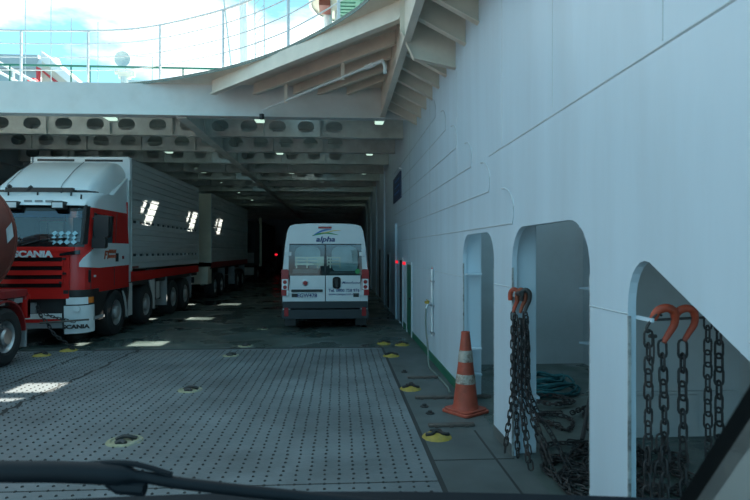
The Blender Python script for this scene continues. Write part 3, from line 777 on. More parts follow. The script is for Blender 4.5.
# grille
patch('grille', 'red', -FW - .02, FW - .06, 1.02, 1.86, .03)
for z in (1.70, 1.53, 1.36, 1.20): patch('grille_slot', 'blackgloss', -.92, .84, z - .045, z + .03, .036, nz=2)
for z in (1.60, 1.43, 1.27): patch('grille_bar', 'red', -.94, .88, z - .035, z + .045, .07, nz=3)
patch('grille_bar', 'red', -FW, FW + .02, 1.84, 1.93, .045, nz=3)
patch('corner_slot', 'blackgloss', .80, 1.14, lambda t: 1.76 + .03 * t, lambda t: 1.80 + .07 * t, .05, nz=2)
text_obj('brand_lettering', 'SCANIA', .165, 'lamp_clear', lt, (.34, -.105, 1.785), (PI / 2, 0, 0), depth=.012, bold=.007, sx=1.22)
mb = MB()
for z, x in ((1.7, .90), (1.42, .90), (1.25, .84)): mb.lathe([(0, -.06), (.025, -.06), (.025, 0)], 'y', (x, -.04, z), 8)
mb.build('grille_bolt', 'black', lt)
# red lip under the grille, radiator, bumper
patch('lower_lip', 'red', -FW, FW - .05, .94, 1.03, .06, nz=2)
MB().box(-1.0, .85, .02, .2, .55, .95).build('radiator_cavity', 'chassis', lt, smooth=0)
MB().box(-.9, .35, -.02, .03, .66, .86).build('radiator_grid', 'flap', lt, smooth=0)
patch('bumper_bar', 'white', -FW - .05, .86, .56, .66, .09, nz=3)
patch('bumper_stripe', 'red', -FW - .05, .84, .49, .555, .085, nz=2)
patch('bumper_valance', 'flap', -FW - .05, .86, .38, .49, .07, nz=2)
for s in (-1, 1):
    patch('bumper_corner', 'cabwhite', s * (FW - .14), s * (FW + AL + .06), lambda t: .26 + .02 * t, lambda t: .80, .06, nu=12)
    patch('bumper_corner_top', 'black', s * (FW - .16), s * (FW + AL + .35), .98, 1.10, .03, nu=12); patch('bumper_recess', 'black', s * (FW - .16), s * (FW + AL + .3), .80, 1.0, .0, nu=12)
    hl = patch('headlamp', 'lamp_clear', s * (FW - .10), s * (FW + .24), .825, .96, .055, nu=8)
    patch('indicator', 'lamp_amber', s * (FW + .25), s * (FW + .40), .84, .95, .055, nu=4)
    patch('step_edge', 'flap', s * (FW + AL), s * (FW + AL + .5), .50, .56, .07, nu=6)
text_obj('brand_lettering', 'SCANIA', .10, 'black_hook', lt, (FW + .08, -.055, .40), (PI / 2, 0, .25), depth=.006, bold=.006, sx=1.3)
mb = MB(); mb.lathe([(0, -.01), (.06, -.01), (.06, .02)], 'y', (FW + .10, -.06, .74), 14); mb.build('fog_lamp', 'lamp_clear', lt)
# lower cab side: wheel arch, step well
for s in (-1, 1):
    m_ = MB(); pts = [(.28, .45), (.28, 1.08), (2.30, 1.08), (2.30, .95)]
    for k in range(13):
        a = k / 12 * PI; pts.append((1.52 + .66 * math.cos(a), .50 + .60 * math.sin(a)))
    pts += [(.86, .45)]
    m_.prism(pts, 'x', s * (W - .22), s * (W - .01)); m_.build('wheel_arch', 'black', lt, smooth=40)
# mirrors
for s in (-1, 1):
    mr = MB(); mr.prism(rrect(-.14, .14, 2.22, 2.66, .05), 'y', .30, .44, Matrix.Translation((s * 1.43, 0, -.10))); o = mr.build('mirror', 'black', lt, smooth=40)
    m2 = MB(); m2.prism(rrect(-.13, .13, 1.88, 2.10, .05), 'y', .25, .38, Matrix.Translation((s * 1.40, 0, .02))); m2.build('mirror_lower', 'black', o, smooth=40)
    for ap in ([(s * 1.2, .42, 2.50), (s * 1.40, .38, 2.5)], [(s * 1.2, .42, 2.0), (s * 1.40, .36, 1.98), (s * 1.41, .35, 2.15)]): MB().tube(ap, .025, 6).build('mirror_arm', 'black', o)
# chevron stickers low in the windscreen
for k in range(4):
    x = .60 + .125 * k; m_ = MB()
    m_.prism([(0, 0), (.06, -.05), (.12, 0), (.06, .05), (.10, .09), (.06, .13), (.12, .18), (.06, .23), (0, .18), (.05, .13), (.01, .09), (.05, .05)], 'y', -.004, .004)
    o = m_.build('chevron_sticker', 'chevron', lt, smooth=0); o.location = (x, yfront(2.09) - .055, 2.02); o.rotation_euler = (-.27, 0, 0)
# crate body of the truck: front at y=2.42
Y0, Y1 = 2.42, 8.65; SL = [(1.72, 1.80), (2.52, 2.60)]
crate(lt, Y0, Y1, 1.42, 4.04, SL)
m_ = MB()
fp = [(-1.2, 2.7), (-1.2, 3.0), (-1.0, 3.75), (-.92, 4.04), (1.2, 4.06), (1.25, 4.0), (1.25, 2.7)]
m_.prism(fp, 'y', Y0 - .08, Y0 + .02); hb = m_.build('headboard', 'cabwhite', lt, smooth=0, bevel=.02)
for x0, x1 in ((-.85, -.02), (.22, 1.08)): MB().box(x0, x1, Y0 - .088, Y0 - .075, 3.935, 3.985).build('slot', 'black', hb, smooth=0)
for s in (-1, 1): MB().box(*((1.245, 1.262) if s > 0 else (-1.03, -1.015)), Y0 - .05, Y1, 1.13, 1.36).build('side_skirt', 'red', lt, smooth=0)
for s in (-1, 1): MB().box(s * 1.20, s * 1.25, Y0 - .15, Y0 + .02, 1.13, 3.5).build('gap_cover', 'crate', lt, smooth=0)
MB().box(-.45, .45, .6, Y1, .62, 1.02).build('chassis', 'chassis', lt, smooth=0)
MB().box(-1.2, 1.2, Y0, Y1, 1.02, 1.14).build('subframe', 'chassis', lt, smooth=0)
WY_T = [1.58, 3.48, 5.80, 7.08]
for yy in WY_T:
    for s in (-1, 1): wheel(lt, s * 1.22, yy, .50, .30, s, dual=yy > 5)
for s in (-1, 1):
    for yy in (2.22, 4.12, 5.15, 7.75):
        MB().box(s * .92, s * 1.24, yy - .02, yy + .02, .32, 1.12).build('mud_flap', 'flap', lt, smooth=0)
    for ya, yb in ((2.16, 2.52), (4.02, 4.14)):
        m_ = MB(); m_.prism([(ya, .34), (ya - .10, .75), (ya - .30, 1.10), (yb, 1.10), (yb, .34)], 'x', s * 1.20, s * 1.235); m_.build('mudguard', 'tank_white', lt, bevel=.01)
    m_ = MB(); m_.prism([(4.18, .55), (4.18, 1.08), (4.78, 1.08), (4.78, .55)], 'x', s * .7, s * 1.2); m_.build('side_tank', 'tank_white', lt, bevel=.05)
    m_ = MB()
    for q in (4.3, 4.66): m_.box(s * .69, s * 1.21, q - .02, q + .02, .54, 1.09)
    m_.build('tank_strap', 'chassis', lt, smooth=0)
m_ = MB(); m_.box(1.252, 1.275, Y0 + .02, Y0 + .4, 1.44, 1.49); m_.build('reflector_strip', 'darkred', lt, smooth=0)
MB().box(-1.1, 1.1, Y1 - .05, Y1 + .02, .75, .95).build('rear_bumper', 'chassis', lt, smooth=0)
MB().box(1.258, 1.275, 1.83, 1.90, 1.67, 1.74).build('side_marker_light', 'lamp_red', lt, smooth=0)

# ------------------------------------------------------------------ livestock trailer behind it
tr = thing('livestock_trailer', 'ribbed silver livestock trailer with cream front behind the red and white truck', 'trailer', (-6.15, 21.7, 0))
crate(tr, 0, 8.3, 1.42, 4.04, [(1.95, 2.03), (2.78, 2.86), (3.5, 3.56)])
m_ = MB(); P = []
n = 17
for i in range(n):
    za = 1.42 + 2.6 * i / n; zb = 1.42 + 2.6 * (i + 1) / n; P += [(-.06, za + .015), (-.06, zb - .015), (-.045, zb)]
P += [(.02, 4.04), (.02, 1.42), (-.045, 1.42)]
m_.prism(P, 'x', -1.02, 1.25); m_.build('front_panel', 'crate_cream', tr, smooth=0)
for s in (-1, 1): MB().box(*((1.245, 1.262) if s > 0 else (-1.03, -1.015)), 0, 8.3, 1.20, 1.42).build('side_skirt', 'redchassis', tr, smooth=0)
MB().box(-.5, .5, .2, 8.2, .7, 1.2).build('chassis', 'chassis', tr, smooth=0)
MB().box(-1.2, 1.2, 0, 8.3, 1.15, 1.22).build('subframe', 'chassis', tr, smooth=0)
m_ = MB(); m_.tube([(-.4, .3, .85), (0, -1.85, .8), (.4, .3, .85)], .05, 6); m_.build('drawbar', 'chassis', tr)
MB().box(-1.25, -.2, -.9, -.05, .55, 1.05).build('tool_box', 'crate_cream', tr, bevel=.02)
MB().box(.3, 1.2, -.35, .3, .6, 1.25).build('front_guard', 'crate_cream', tr, bevel=.02)
for yy in (.75, 1.95, 5.6, 6.9):
    for s in (-1, 1): wheel(tr, s * 1.22, yy, .48, .30, s, dual=True)
for s in (-1, 1):
    for yy in (2.65, 4.9, 7.6): MB().box(s * .92, s * 1.22, yy - .02, yy + .02, .32, 1.15).build('mud_flap', 'flap', tr, smooth=0)

# ------------------------------------------------------------------ dark truck further in, and a car with its tail lamp lit
ft = thing('dark_truck', 'dark truck with pale upright edge parked deep in the hold past the trailer', 'truck', (-6.2, 33.0, 0))
m_ = MB(); m_.prism(rrect(-1.25, 1.25, 1.0, 3.6, .12), 'y', 0, 2.2); m_.build('cab', 'interior', ft, smooth=40)
MB().box(-1.05, 1.05, -.03, .01, 2.0, 2.9).build('windscreen', 'truckglass', ft, smooth=0)
MB().box(.6, 1.2, -.06, 0, 1.15, 1.75).build('grille_panel', 'flap', ft, smooth=0)
MB().box(1.2, 1.36, 1.9, 2.2, .9, 3.9).build('air_stack', 'crate_cream', ft, smooth=0, bevel=.05)
MB().box(-1.25, 1.25, 2.5, 10, 1.2, 3.7).build('box_body', 'chassis', ft, smooth=0)
MB().box(-1.2, 1.2, -.1, .1, .45, .9).build('bumper', 'tank_white', ft, bevel=.03)
MB().box(-.45, .45, .2, 10, .6, 1.2).build('chassis', 'chassis', ft, smooth=0)
for yy in (1.3, 7.5, 8.8):
    for s in (-1, 1): wheel(ft, s * 1.22, yy, .5, .3, s)
fc = thing('parked_van', 'dark van parked deep in the hold with one red tail lamp lit', 'van', (-5.72, 44.2, 0))
m_ = MB(); m_.prism([(0, .35), (-.02, 1.2), (.05, 1.7), (.12, 2.25), (2.8, 2.3), (3.5, 1.2), (4.3, .95), (4.4, .35)], 'x', -.85, .85); m_.build('body', 'chassis', fc, bevel=.06)
m_ = MB(); m_.add([(-.65, .05, 1.68), (.65, .05, 1.68), (.62, .11, 2.15), (-.62, .11, 2.15)], [(0, 1, 2, 3)]); o = m_.build('rear_window', 'blackgloss', fc, smooth=0); o.location = (0, -.03, .01)
MB().box(.36, .84, -.05, .05, 1.50, 1.64).build('tail_lamp', 'tail_on', fc, smooth=0)
MB().box(-.84, -.6, -.05, .05, 1.5, 1.66).build('tail_lamp_unlit', 'lamp_red', fc, smooth=0)
for yy in (.85, 3.5):
    for s in (-1, 1): wheel(fc, s * .84, yy, .33, .2, s, hub=.07)

# ------------------------------------------------------------------ red tanker trailer at the left edge
tk = thing('tank_trailer', 'brown-red tank trailer with red chassis parked beside the ramp ahead of the truck', 'tank trailer', (-6.43, 9.95, 0))
R = 1.0
m_ = MB(); m_.lathe([(0, -.02), (.55, -.05), (.86, -.13), (.97, -.20), (1.06, -.26), (1.09, -.34), (1.09, -7.0), (.86, -7.2), (0, -7.3)], 'y', (0, 0, 2.05), 40); m_.build('tank', 'darkred', tk, smooth=60)
for yy in (-.36, -2.3, -4.4): m_ = MB(); m_.lathe([(1.09, yy - .03), (1.105, yy - .03), (1.105, yy + .03), (1.09, yy + .03)], 'y', (0, 0, 2.05), 40); m_.build('tank_band', 'darkred', tk)
a0 = math.radians(4)
m_ = MB(); m_.add([(1.105, -.62, 1.97), (1.105, -.44, 2.09), (1.07, -.44, 2.32), (1.085, -.62, 2.20)], [(0, 1, 2, 3)]); m_.build('reflector', 'signwhite', tk, smooth=0)
m_ = MB(); m_.box(-1.06, 1.08, -7.2, .02, 1.08, 1.20); m_.box(-1.06, 1.08, -.04, .04, .72, 1.14); m_.build('chassis_rail', 'redchassis', tk, bevel=.01)
m_ = MB(); m_.box(-.5, .5, -7.2, 0, .75, 1.08); m_.box(0.85, 1.0, -1.9, -.1, .95, 1.0); m_.build('subframe', 'chassis', tk, smooth=0)
m_ = MB(); m_.prism([(1.10, 1.02), (1.10, .72), (1.02, .72), (1.02, 1.02)], 'y', -.05, .06); m_.box(0.98, 1.10, -.02, .06, .70, 1.1); m_.build('corner_post', 'red', tk, smooth=0)
m_ = MB()
for q in (-.2, -.7, -1.2): m_.box(0.95, 1.06, q - .14, q + .1, .98, 1.06)
m_.build('side_guard', 'flap', tk, smooth=0)
for yy in (-.62, -1.9, -6.2):
    for s in (-1, 1): wheel(tk, s * 1.07, yy, .47, .30, s, rimmat='steel')
for s in (-1, 1):
    m_ = MB(); c0 = (-.62, .50)
    P = [(c0[0] + .56 * math.cos(k / 14 * PI), c0[1] + .56 * math.sin(k / 14 * PI)) for k in range(15)]
    Q = [(c0[0] + .53 * math.cos(k / 14 * PI), c0[1] + .53 * math.sin(k / 14 * PI)) for k in range(15)][::-1]
    for k in range(14): m_.prism([P[k], P[k + 1], Q[13 - k], Q[14 - k]], 'x', s * .76, s * 1.10)
    m_.build('mudguard', 'redchassis', tk, smooth=40)
    MB().box(s * .76, s * 1.09, -.07, -.03, .22, .52).build('mud_flap', 'flap', tk, smooth=0)

# ------------------------------------------------------------------ white van
vn = thing('van', 'white camper van seen from the rear driving into the covered lane', 'van', (-.345, 13.3, 0))
def vsec(s=1.0, zt=2.50, zb=.42):
    # half outline, tumblehome towards the roof
    half = [(1.0, zb), (1.02, .75), (1.02, 1.25), (.985, 1.7), (.93, 2.15), (.90, 2.32), (.84, 2.44), (.72, zt - .02), (.4, zt)]
    pts = [(x * s, z) for x, z in half]
    return pts + [(-x, z) for x, z in pts[::-1]]
m_ = MB(); n = len(vsec())
secs = [(0.0, vsec(.985)), (.04, vsec(1.0)), (.62, vsec(1.0))]
v = []; f = []
for y, sec in secs: v += [(x, y, z) for x, z in sec]
for j in range(len(secs) - 1):
    for i in range(n): f.append((j * n + i, j * n + (i + 1) % n, (j + 1) * n + (i + 1) % n, (j + 1) * n + i))
m_.add(v, f)
secs = [(.62, vsec(1.0)), (3.9, vsec(1.0)), (4.4, vsec(.98, 2.2)), (4.9, vsec(.95, 1.45)), (5.5, vsec(.88, 1.15)), (5.6, vsec(.8, .9))]
v = []; f = []
for y, sec in secs: v += [(x, y, z) for x, z in sec]
for j in range(len(secs) - 1):
    for i in range(n): f.append((j * n + i, j * n + (i + 1) % n, (j + 1) * n + (i + 1) % n, (j + 1) * n + i))
f.append(tuple(range((len(secs) - 1) * n, len(secs) * n)))
m_.add(v, f)
body = m_.build('body', 'vanwhite', vn, smooth=45)
# rear face: roof header, door skins, side pillars (window band left open)
hs = vsec(.985)
m_ = MB(); top = [p for p in hs if p[1] > 2.0]
hx = .945
m_.prism([(hx, 2.02)] + top + [(-hx, 2.02)], 'y', -.01, .03); m_.build('roof_header', 'vanwhite', vn, smooth=40)
for s in (-1, 1):
    d = MB(); d.prism([(s * .008, .66), (s * .83, .66), (s * .83, 1.27), (s * .008, 1.27)], 'y', -.03, .02)
    dd = d.build('rear_door', 'vanwhite', vn, smooth=0, bevel=.008)
    q = MB(); q.prism([(s * .83, .40), (s * 1.0, .40), (s * 1.005, 1.27), (s * .965, 1.7), (s * .935, 2.02), (s * .85, 2.02), (s * .87, 1.27), (s * .83, 1.0)], 'y', -.012, .03); q.build('corner_pillar', 'vanwhite', vn, smooth=30)
    g = MB(); g.add([(s * .012, -.02, 1.28), (s * .875, -.02, 1.28), (s * .85, -.02, 2.0), (s * .012, -.02, 2.0)], [(0, 1, 2, 3)]); g.build('rear_window', 'vanglass', dd, smooth=0)
    b = MB(); b.prism([(s * .01, 1.27), (s * .88, 1.27), (s * .88, 1.32), (s * .01, 1.32)], 'y', -.014, .01); b.prism([(s * .0, 1.3), (s * .035, 1.3), (s * .035, 2.02), (s * .0, 2.02)], 'y', -.014, .01); b.build('window_border', 'black', dd, smooth=0)
    for z in (1.78, .58 + .28): 
        h = MB(); h.box(s * .80, s * .94, -.045, -.01, z - .045, z + .045); h.box(s * .86, s * .91, -.06, -.01, z - .07, z + .07); h.build('hinge', 'vanwhite', dd, bevel=.008)
    k = MB(); k.box(s * .66, s * .79, -.04, -.02, .76, .85); k.build('latch_pad', 'black', dd, smooth=0, bevel=.006)
    lm = MB(); lm.prism(rrect(min(s * .86, s * 1.03), max(s * .86, s * 1.03), .80, 1.42, .03), 'y', -.05, .10); lo_ = lm.build('tail_lamp', 'lamp_red', vn, smooth=40)
    MB().box(s * .875, s * 1.018, -.056, -.04, .94, 1.19).build('clear_lens', 'lamp_clear', lo_, smooth=0, bevel=.006)
    mm = MB()
    for z in (1.12, 1.0): mm.lathe([(0, -.062), (.045, -.06), (.05, -.05)], 'y', (s * .945, 0, z), 12)
    mm.build('bulb', 'lamp_red', lo_)
    MB().box(s * .86, s * .96, -.085, -.05, .32, .52).build('bumper_reflector', 'lamp_red', vn, smooth=0, bevel=.005)
MB().prism(rrect(-1.0, 1.0, .50, .66, .02), 'y', -.03, .05).build('lower_door_strip', 'vangrey', vn, smooth=0)
MB().prism(rrect(-1.02, 1.02, .26, .47, .05), 'y', -.08, .25).build('rear_bumper', 'vangrey', vn, smooth=40)
MB().box(-.004, .004, -.034, -.028, .66, 1.27).build('door_gap', 'seam_dark', vn, smooth=0)
MB().box(-.83, .83, -.034, -.028, .985, .99).build('crease', 'wall_seam', vn, smooth=0)
MB().prism(rrect(-.17, .15, 2.38, 2.43, .015), 'y', -.035, 0).build('brake_lamp', 'lamp_red', vn, smooth=0)
# contents behind the glass
m_ = MB(); m_.prism([(x * .96, z) for x, z in vsec(1.0) if z > .5], 'y', .60, .61); m_.build('cabin_bulkhead', 'interior', vn, smooth=0)
m_ = MB(); m_.prism(rrect(-.76, -.14, 1.33, 1.96, .16), 'y', .52, .58); m_.prism(rrect(.14, .78, 1.33, 1.96, .16), 'y', .52, .58); m_.build('inner_panel', 'bulk', vn, smooth=40)
m_ = MB(); m_.box(-.80, -.15, .12, .5, 1.0, 1.42); m_.box(-.75, -.4, .15, .45, 1.42, 1.50); m_.box(.1, .8, .12, .5, 1.0, 1.36); m_.build('seat_back', 'seat', vn, bevel=.05)
m_ = MB()
for z in (1.52, 1.60, 1.67): m_.box(-.72, .36, .08, .11, z, z + .04)
for x in (-.7, -.45, -.2, .1, .33): m_.box(x, x + .03, .075, .115, 1.44, 1.71)
m_.box(-.16, .06, .06, .12, 1.50, 1.72); m_.build('luggage_rack', 'crate_cream', vn, smooth=0)  # cream slats and uprights behind the rear glass
# handle, badge, plate, writing
m_ = MB(); m_.prism(rrect(.17, .36, .96 + .0, 1.24, .07), 'y', -.05, -.028); hd = m_.build('handle', 'blackgloss', vn, smooth=40)
m_ = MB(); m_.prism(rrect(.235, .295, 1.0, 1.2, .025), 'y', -.075, -.045); m_.build('grip', 'black', hd, smooth=40)
m_ = MB(); m_.lathe([(0, -.045), (.062, -.043), (.075, -.038), (.075, -.028)], 'y', (-.47, 0, 1.10), 20); bd = m_.build('badge', 'steel', vn)
m_ = MB(); m_.lathe([(0, -.05), (.05, -.048), (.054, -.044)], 'y', (-.47, 0, 1.10), 20); m_.build('badge_centre', 'lamp_red', bd)
MB().prism(rrect(-.80, -.06, .885, .945, .02), 'y', -.06, -.028).build('plate_lamp_strip', 'black', vn, smooth=0)
pl = MB().prism(rrect(-.62, -.24, .74, .865, .012), 'y', -.040, -.028).build('licence_plate', 'signwhite', vn, smooth=0)
text_obj('plate_number', 'EGW478', .125, 'navy', pl, (-.43, -.042, .80), (PI / 2, 0, 0), depth=.002, bold=.002)
text_obj('lettering', 'Tel. 0800 758 976', .10, 'navy', vn, (.44, -.034, .915), (PI / 2, 0, 0), depth=.002, bold=.002)
text_obj('lettering', 'www.campervan.co.nz', .080, 'navy', vn, (.44, -.034, .83), (PI / 2, 0, 0), depth=.002, bold=.001)
text_obj('lettering', 'Motorhome', .085, 'navy', vn, (.60, -.034, 1.10), (PI / 2, 0, 0), depth=.002, shear=.35, bold=.001)
text_obj('lettering', 'alpha', .165, 'navy', vn, (.0, -.014, 2.125), (PI / 2, 0, 0), depth=.003, shear=.2, bold=.005, sx=1.3)
def swoosh(name, m, pts, w, zoff):
    mb = MB(); P = catmull([(x * .78 + .02, 0, 2.21 + (z - 2.16) * .72) for x, z in pts], 8); n = len(P); a = []; b = []
    for i, p in enumerate(P):
        t = i / (n - 1); ww = w * math.sin(PI * min(1, t * .92 + .06)) + .003; a.append((p.x, -.016 - zoff, p.z + ww)); b.append((p.x, -.016 - zoff, p.z - ww))
    mb.add(a + b, [(i, i + 1, n + i + 1, n + i) for i in range(n - 1)]); return mb.build(name, m, vn, smooth=0)
swoosh('emblem_stroke', 'greenprint', [(-.42, 2.16), (-.22, 2.22), (.02, 2.25), (.36, 2.19)], .018, 0)
swoosh('emblem_stroke', 'blueprint', [(-.38, 2.18), (-.2, 2.29), (-.02, 2.35), (.16, 2.36)], .018, .002)
swoosh('emblem_stroke', 'goldprint', [(-.16, 2.25), (.05, 2.28), (.25, 2.33), (.44, 2.34)], .010, .004)
m_ = MB(); m_.lathe([(0, -.028), (.06, -.028)], 'y', (.76, 0, 1.37), 16); m_.build('round_sticker', 'greenprint', vn)
for s in (-1, 1): MB().box(s * .72, s * .98, .30, .32, .05, .36).build('mud_flap', 'black', vn, smooth=0)
for yy in (.75, 4.6):
    for s in (-1, 1): wheel(vn, s * .98, yy, .34, .22, s, hub=.08)
MB().box(-.9, .9, .3, 5.2, .34, .46).build('underbody', 'chassis', vn, smooth=0)

# ------------------------------------------------------------------ traffic cone
cn = thing('traffic_cone', 'faded orange traffic cone with two scuffed pale bands beside the white wall pillar', 'traffic cone', (1.44, 6.36, 0), .62)
def conr(z): return .145 + (.045 - .145) * (z - .05) / .89
m_ = MB(); m_.lathe([(.158, .045), (.150, .06)] + [(conr(z), z) for z in (.1, .25, .4, .55, .7, .85, .90)] + [(.050, .915), (.048, .925), (.036, .927), (.034, .85), (.034, .5)], 'z', (0, 0, 0), 36); m_.build('cone', 'orange', cn, smooth=45)
m_ = MB(); m_.prism(rrect(-.20, .20, -.20, .20, .045), 'z', 0, .035); m_.prism(rrect(-.185, .185, -.185, .185, .06), 'z', .035, .055); m_.build('base', 'orange', cn, smooth=30, bevel=.008)
for a, b in ((.335, .445), (.58, .715)):
    m_ = MB(); m_.lathe([(conr(a) - .003, a), (conr(a) + .004, a + .004), (conr(b) + .004, b - .004), (conr(b) - .003, b)], 'z', (0, 0, 0), 36); m_.build('reflective_band', 'band', cn, smooth=45)

# ------------------------------------------------------------------ deck fittings
def socket(x, y, r, worn, label, rz=0):
    t = thing('lashing_socket', label, 'lashing socket', (x, y, 0), rz, 'lashing sockets set in the deck')
    ym = 'worn_yellow' if worn else 'yellow'
    if worn:
        m = MB(); m.lathe([(r * 1.05, 0), (r * .98, .012), (r * .80, .016), (r * .72, .004), (r * .55, .003)], 'z', (0, 0, 0), 24); m.build('ring', ym, t)
        m = MB(); m.lathe([(r * .74, .0045), (0, .0045)], 'z', (0, 0, 0), 20); m.build('pit', 'worn_yellow', t)
        m = MB(); m.tube(catmull([(-r * .55, r * .1, .01), (-r * .2, r * .3, .03), (r * .2, r * .2, .034), (r * .6, r * .32, .012)], 5), .022, 6); m.tube(catmull([(-r * .3, -r * .62, .008), (0, -r * .5, .024), (r * .25, -r * .62, .01)], 5), .028, 6); m.build('crossbar', 'black_hook', t)
    else:
        m = MB(); m.lathe([(r, 0), (r * .93, .014), (r * .6, .038), (r * .3, .045), (0, .045)], 'z', (0, 0, 0), 28); m.build('dome', ym, t)
        m = MB(); P = catmull([(-r * .72, -r * .15, .033), (-r * .38, -r * .30, .044), (-r * .12, .04 * r, .050), (r * .15, r * .02, .050), (r * .42, -r * .32, .044), (r * .74, -r * .12, .032)], 6)
        m.tube(P, .022, 6); m.tube(catmull([(-r * .3, r * .5, .04), (0, r * .25, .05), (r * .32, r * .55, .036)], 5), .020, 6); m.build('crossbar', 'black', t)
    return t
socket(.96, 5.52, .15, False, 'yellow lashing socket with black wavy bar, beside the cone and wall pillar')
socket(.94, 7.46, .145, False, 'yellow lashing socket with black bar between two deck bars by the green skirting')
socket(.90, 9.83, .15, False, 'yellow lashing socket on the wall side just short of the dark deck')
socket(1.22, 10.97, .15, False, 'yellow lashing socket past the ramp end near the white wall')
socket(.87, 11.15, .14, False, 'small far yellow lashing socket near the green wall door')
socket(-2.09, 5.59, .165, True, 'worn grey lashing socket with broken yellow ring, closest on the studded ramp')
socket(-1.99, 7.59, .155, True, 'worn grey lashing socket with black bar, second one along the studded ramp')
socket(-5.26, 10.25, .15, False, 'yellow lashing socket on the deck behind the tank trailer wheel')
socket(-5.02, 10.72, .16, False, 'yellow lashing socket under the chain at the red truck bumper')
socket(-1.93, 10.05, .14, True, 'worn dark lashing socket third one along the studded ramp')
socket(-1.83, 11.04, .14, True, 'worn dark lashing socket behind the van, nearer the ramp')
socket(-1.82, 13.42, .13, True, 'worn dark lashing socket beside the van rear wheel')
def bar(x0, x1, y, w, h, label):
    o = MB().box(x0, x1, -w / 2, w / 2, 0, h).build('deck_bar', 'brown', bevel=.008); o.location = (0, y, 0); tag(o, label, 'deck bar', 'rusted bars across the deck edge')
    c = MB()
    x = x0 + .06
    while x < x1: c.box(x, x + .04, -w / 2 - .02, w / 2 + .02, 0, h * .5); x += .16
    c.build('weld_lug', 'brown', o, smooth=0); return o
bar(.98, 1.46, 8.10, .06, .03, 'short rusted bar across the deck, third from the camera by the wall')
bar(.94, 1.90, 6.97, .06, .035, 'long rusted bar across the deck just behind the cone')
bar(.93, 1.42, 5.86, .07, .03, 'grey worn bar across the deck in front of the cone')
for i, (x, y, w) in enumerate(((.98, 8.5, 'furthest along the skirting'), (.98, 7.70, 'beyond the second yellow socket'), (1.02, 7.45, 'beside the second yellow socket'), (1.0, 6.6, 'behind the cone base'), (1.02, 6.32, 'against the cone base'))):
    m_ = MB(); m_.lathe([(.05, 0), (.05, .012), (.026, .014), (.026, .035), (0, .038)], 'z', (0, 0, 0), 8); o = m_.build('deck_bolt', 'stud'); o.location = (x, y, 0); tag(o, 'small dark deck bolt ' + w, 'bolt', 'deck bolts by the wall')

# ------------------------------------------------------------------ wall fittings
tp = thing('water_tap', 'yellow-handled tap on a thin white pipe on the white wall', 'tap', (XW, 9.2, 0))
m_ = MB(); m_.tube([(-.03, 0, .45), (-.03, 0, 1.55)], .016, 8); m_.build('pipe', 'white', tp)
m_ = MB()
for z in (.5, .95, 1.35): m_.box(-.05, .0, -.10, .10, z - .012, z + .012)
m_.build('clamp', 'steel', tp, smooth=0)
m_ = MB(); m_.tube([(-.03, 0, .97), (-.10, 0, .97), (-.13, 0, .90)], .022, 8); m_.build('spout', 'steel', tp)
m_ = MB(); m_.box(-.15, -.08, -.035, .035, .98, 1.02); m_.tube([(-.1, -.14, 1.03), (-.1, .14, 1.03)], .012, 6); m_.build('handle', 'yellow', tp, bevel=.006)
hz = MB(); hz.tube(catmull([(XW - .13, 9.2, .90), (XW - .14, 9.15, .6), (XW - .12, 9.05, .25), (XW - .14, 8.8, .03), (XW - .12, 8.2, .016), (XW - .10, 7.5, .016), (XW - .16, 7.05, .055)], 8), .014, 7)
tag(hz.build('hose', 'hose'), 'thin grey-green hose hanging from the tap and trailing along the skirting', 'hose')
sg = thing('hydrant_sign', 'tiny white and red hydrant sign on the wall above the tap', 'sign', (XW, 9.3, 1.42))
MB().box(-.012, 0, -.09, .09, 0, .18).build('plate', 'signwhite', sg, smooth=0); MB().box(-.016, -.011, -.06, .05, .03, .15).build('red_square', 'far_red', sg, smooth=0)
bs = thing('wall_sign', 'dark blue sign panel high on the white wall at the deck opening', 'sign', (XW, 15.0, 3.2))
m_ = MB(); m_.box(-.035, 0, -.95, .95, 0, .68); m_.build('panel', 'blue_sign', bs, smooth=0, bevel=.008)
m_ = MB()
for z in (.50, .34, .18): m_.box(-.037, -.034, -.75, .6 - z * .4, z, z + .05)
m_.build('text_line', 'blueprint', bs, smooth=0)
m_ = MB(); m_.tube([(-.01, -.98, .72), (-.08, -.98, .74)], .02, 6); m_.build('fixing', 'white', bs)
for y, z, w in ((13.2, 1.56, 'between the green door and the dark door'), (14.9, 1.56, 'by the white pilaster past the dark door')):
    r = thing('marker_lamp', 'lit red marker lamp on the white wall ' + w, 'lamp', (XW, y, z))  # glowing bars added in place of the red streak reflected on the wall
    MB().box(-.03, 0, -.28, .28, -.05, .05).build('housing', 'wall', r, smooth=0, bevel=.008); MB().box(-.045, -.028, -.26, .26, -.035, .035).build('lens', 'tail_on', r, smooth=0)

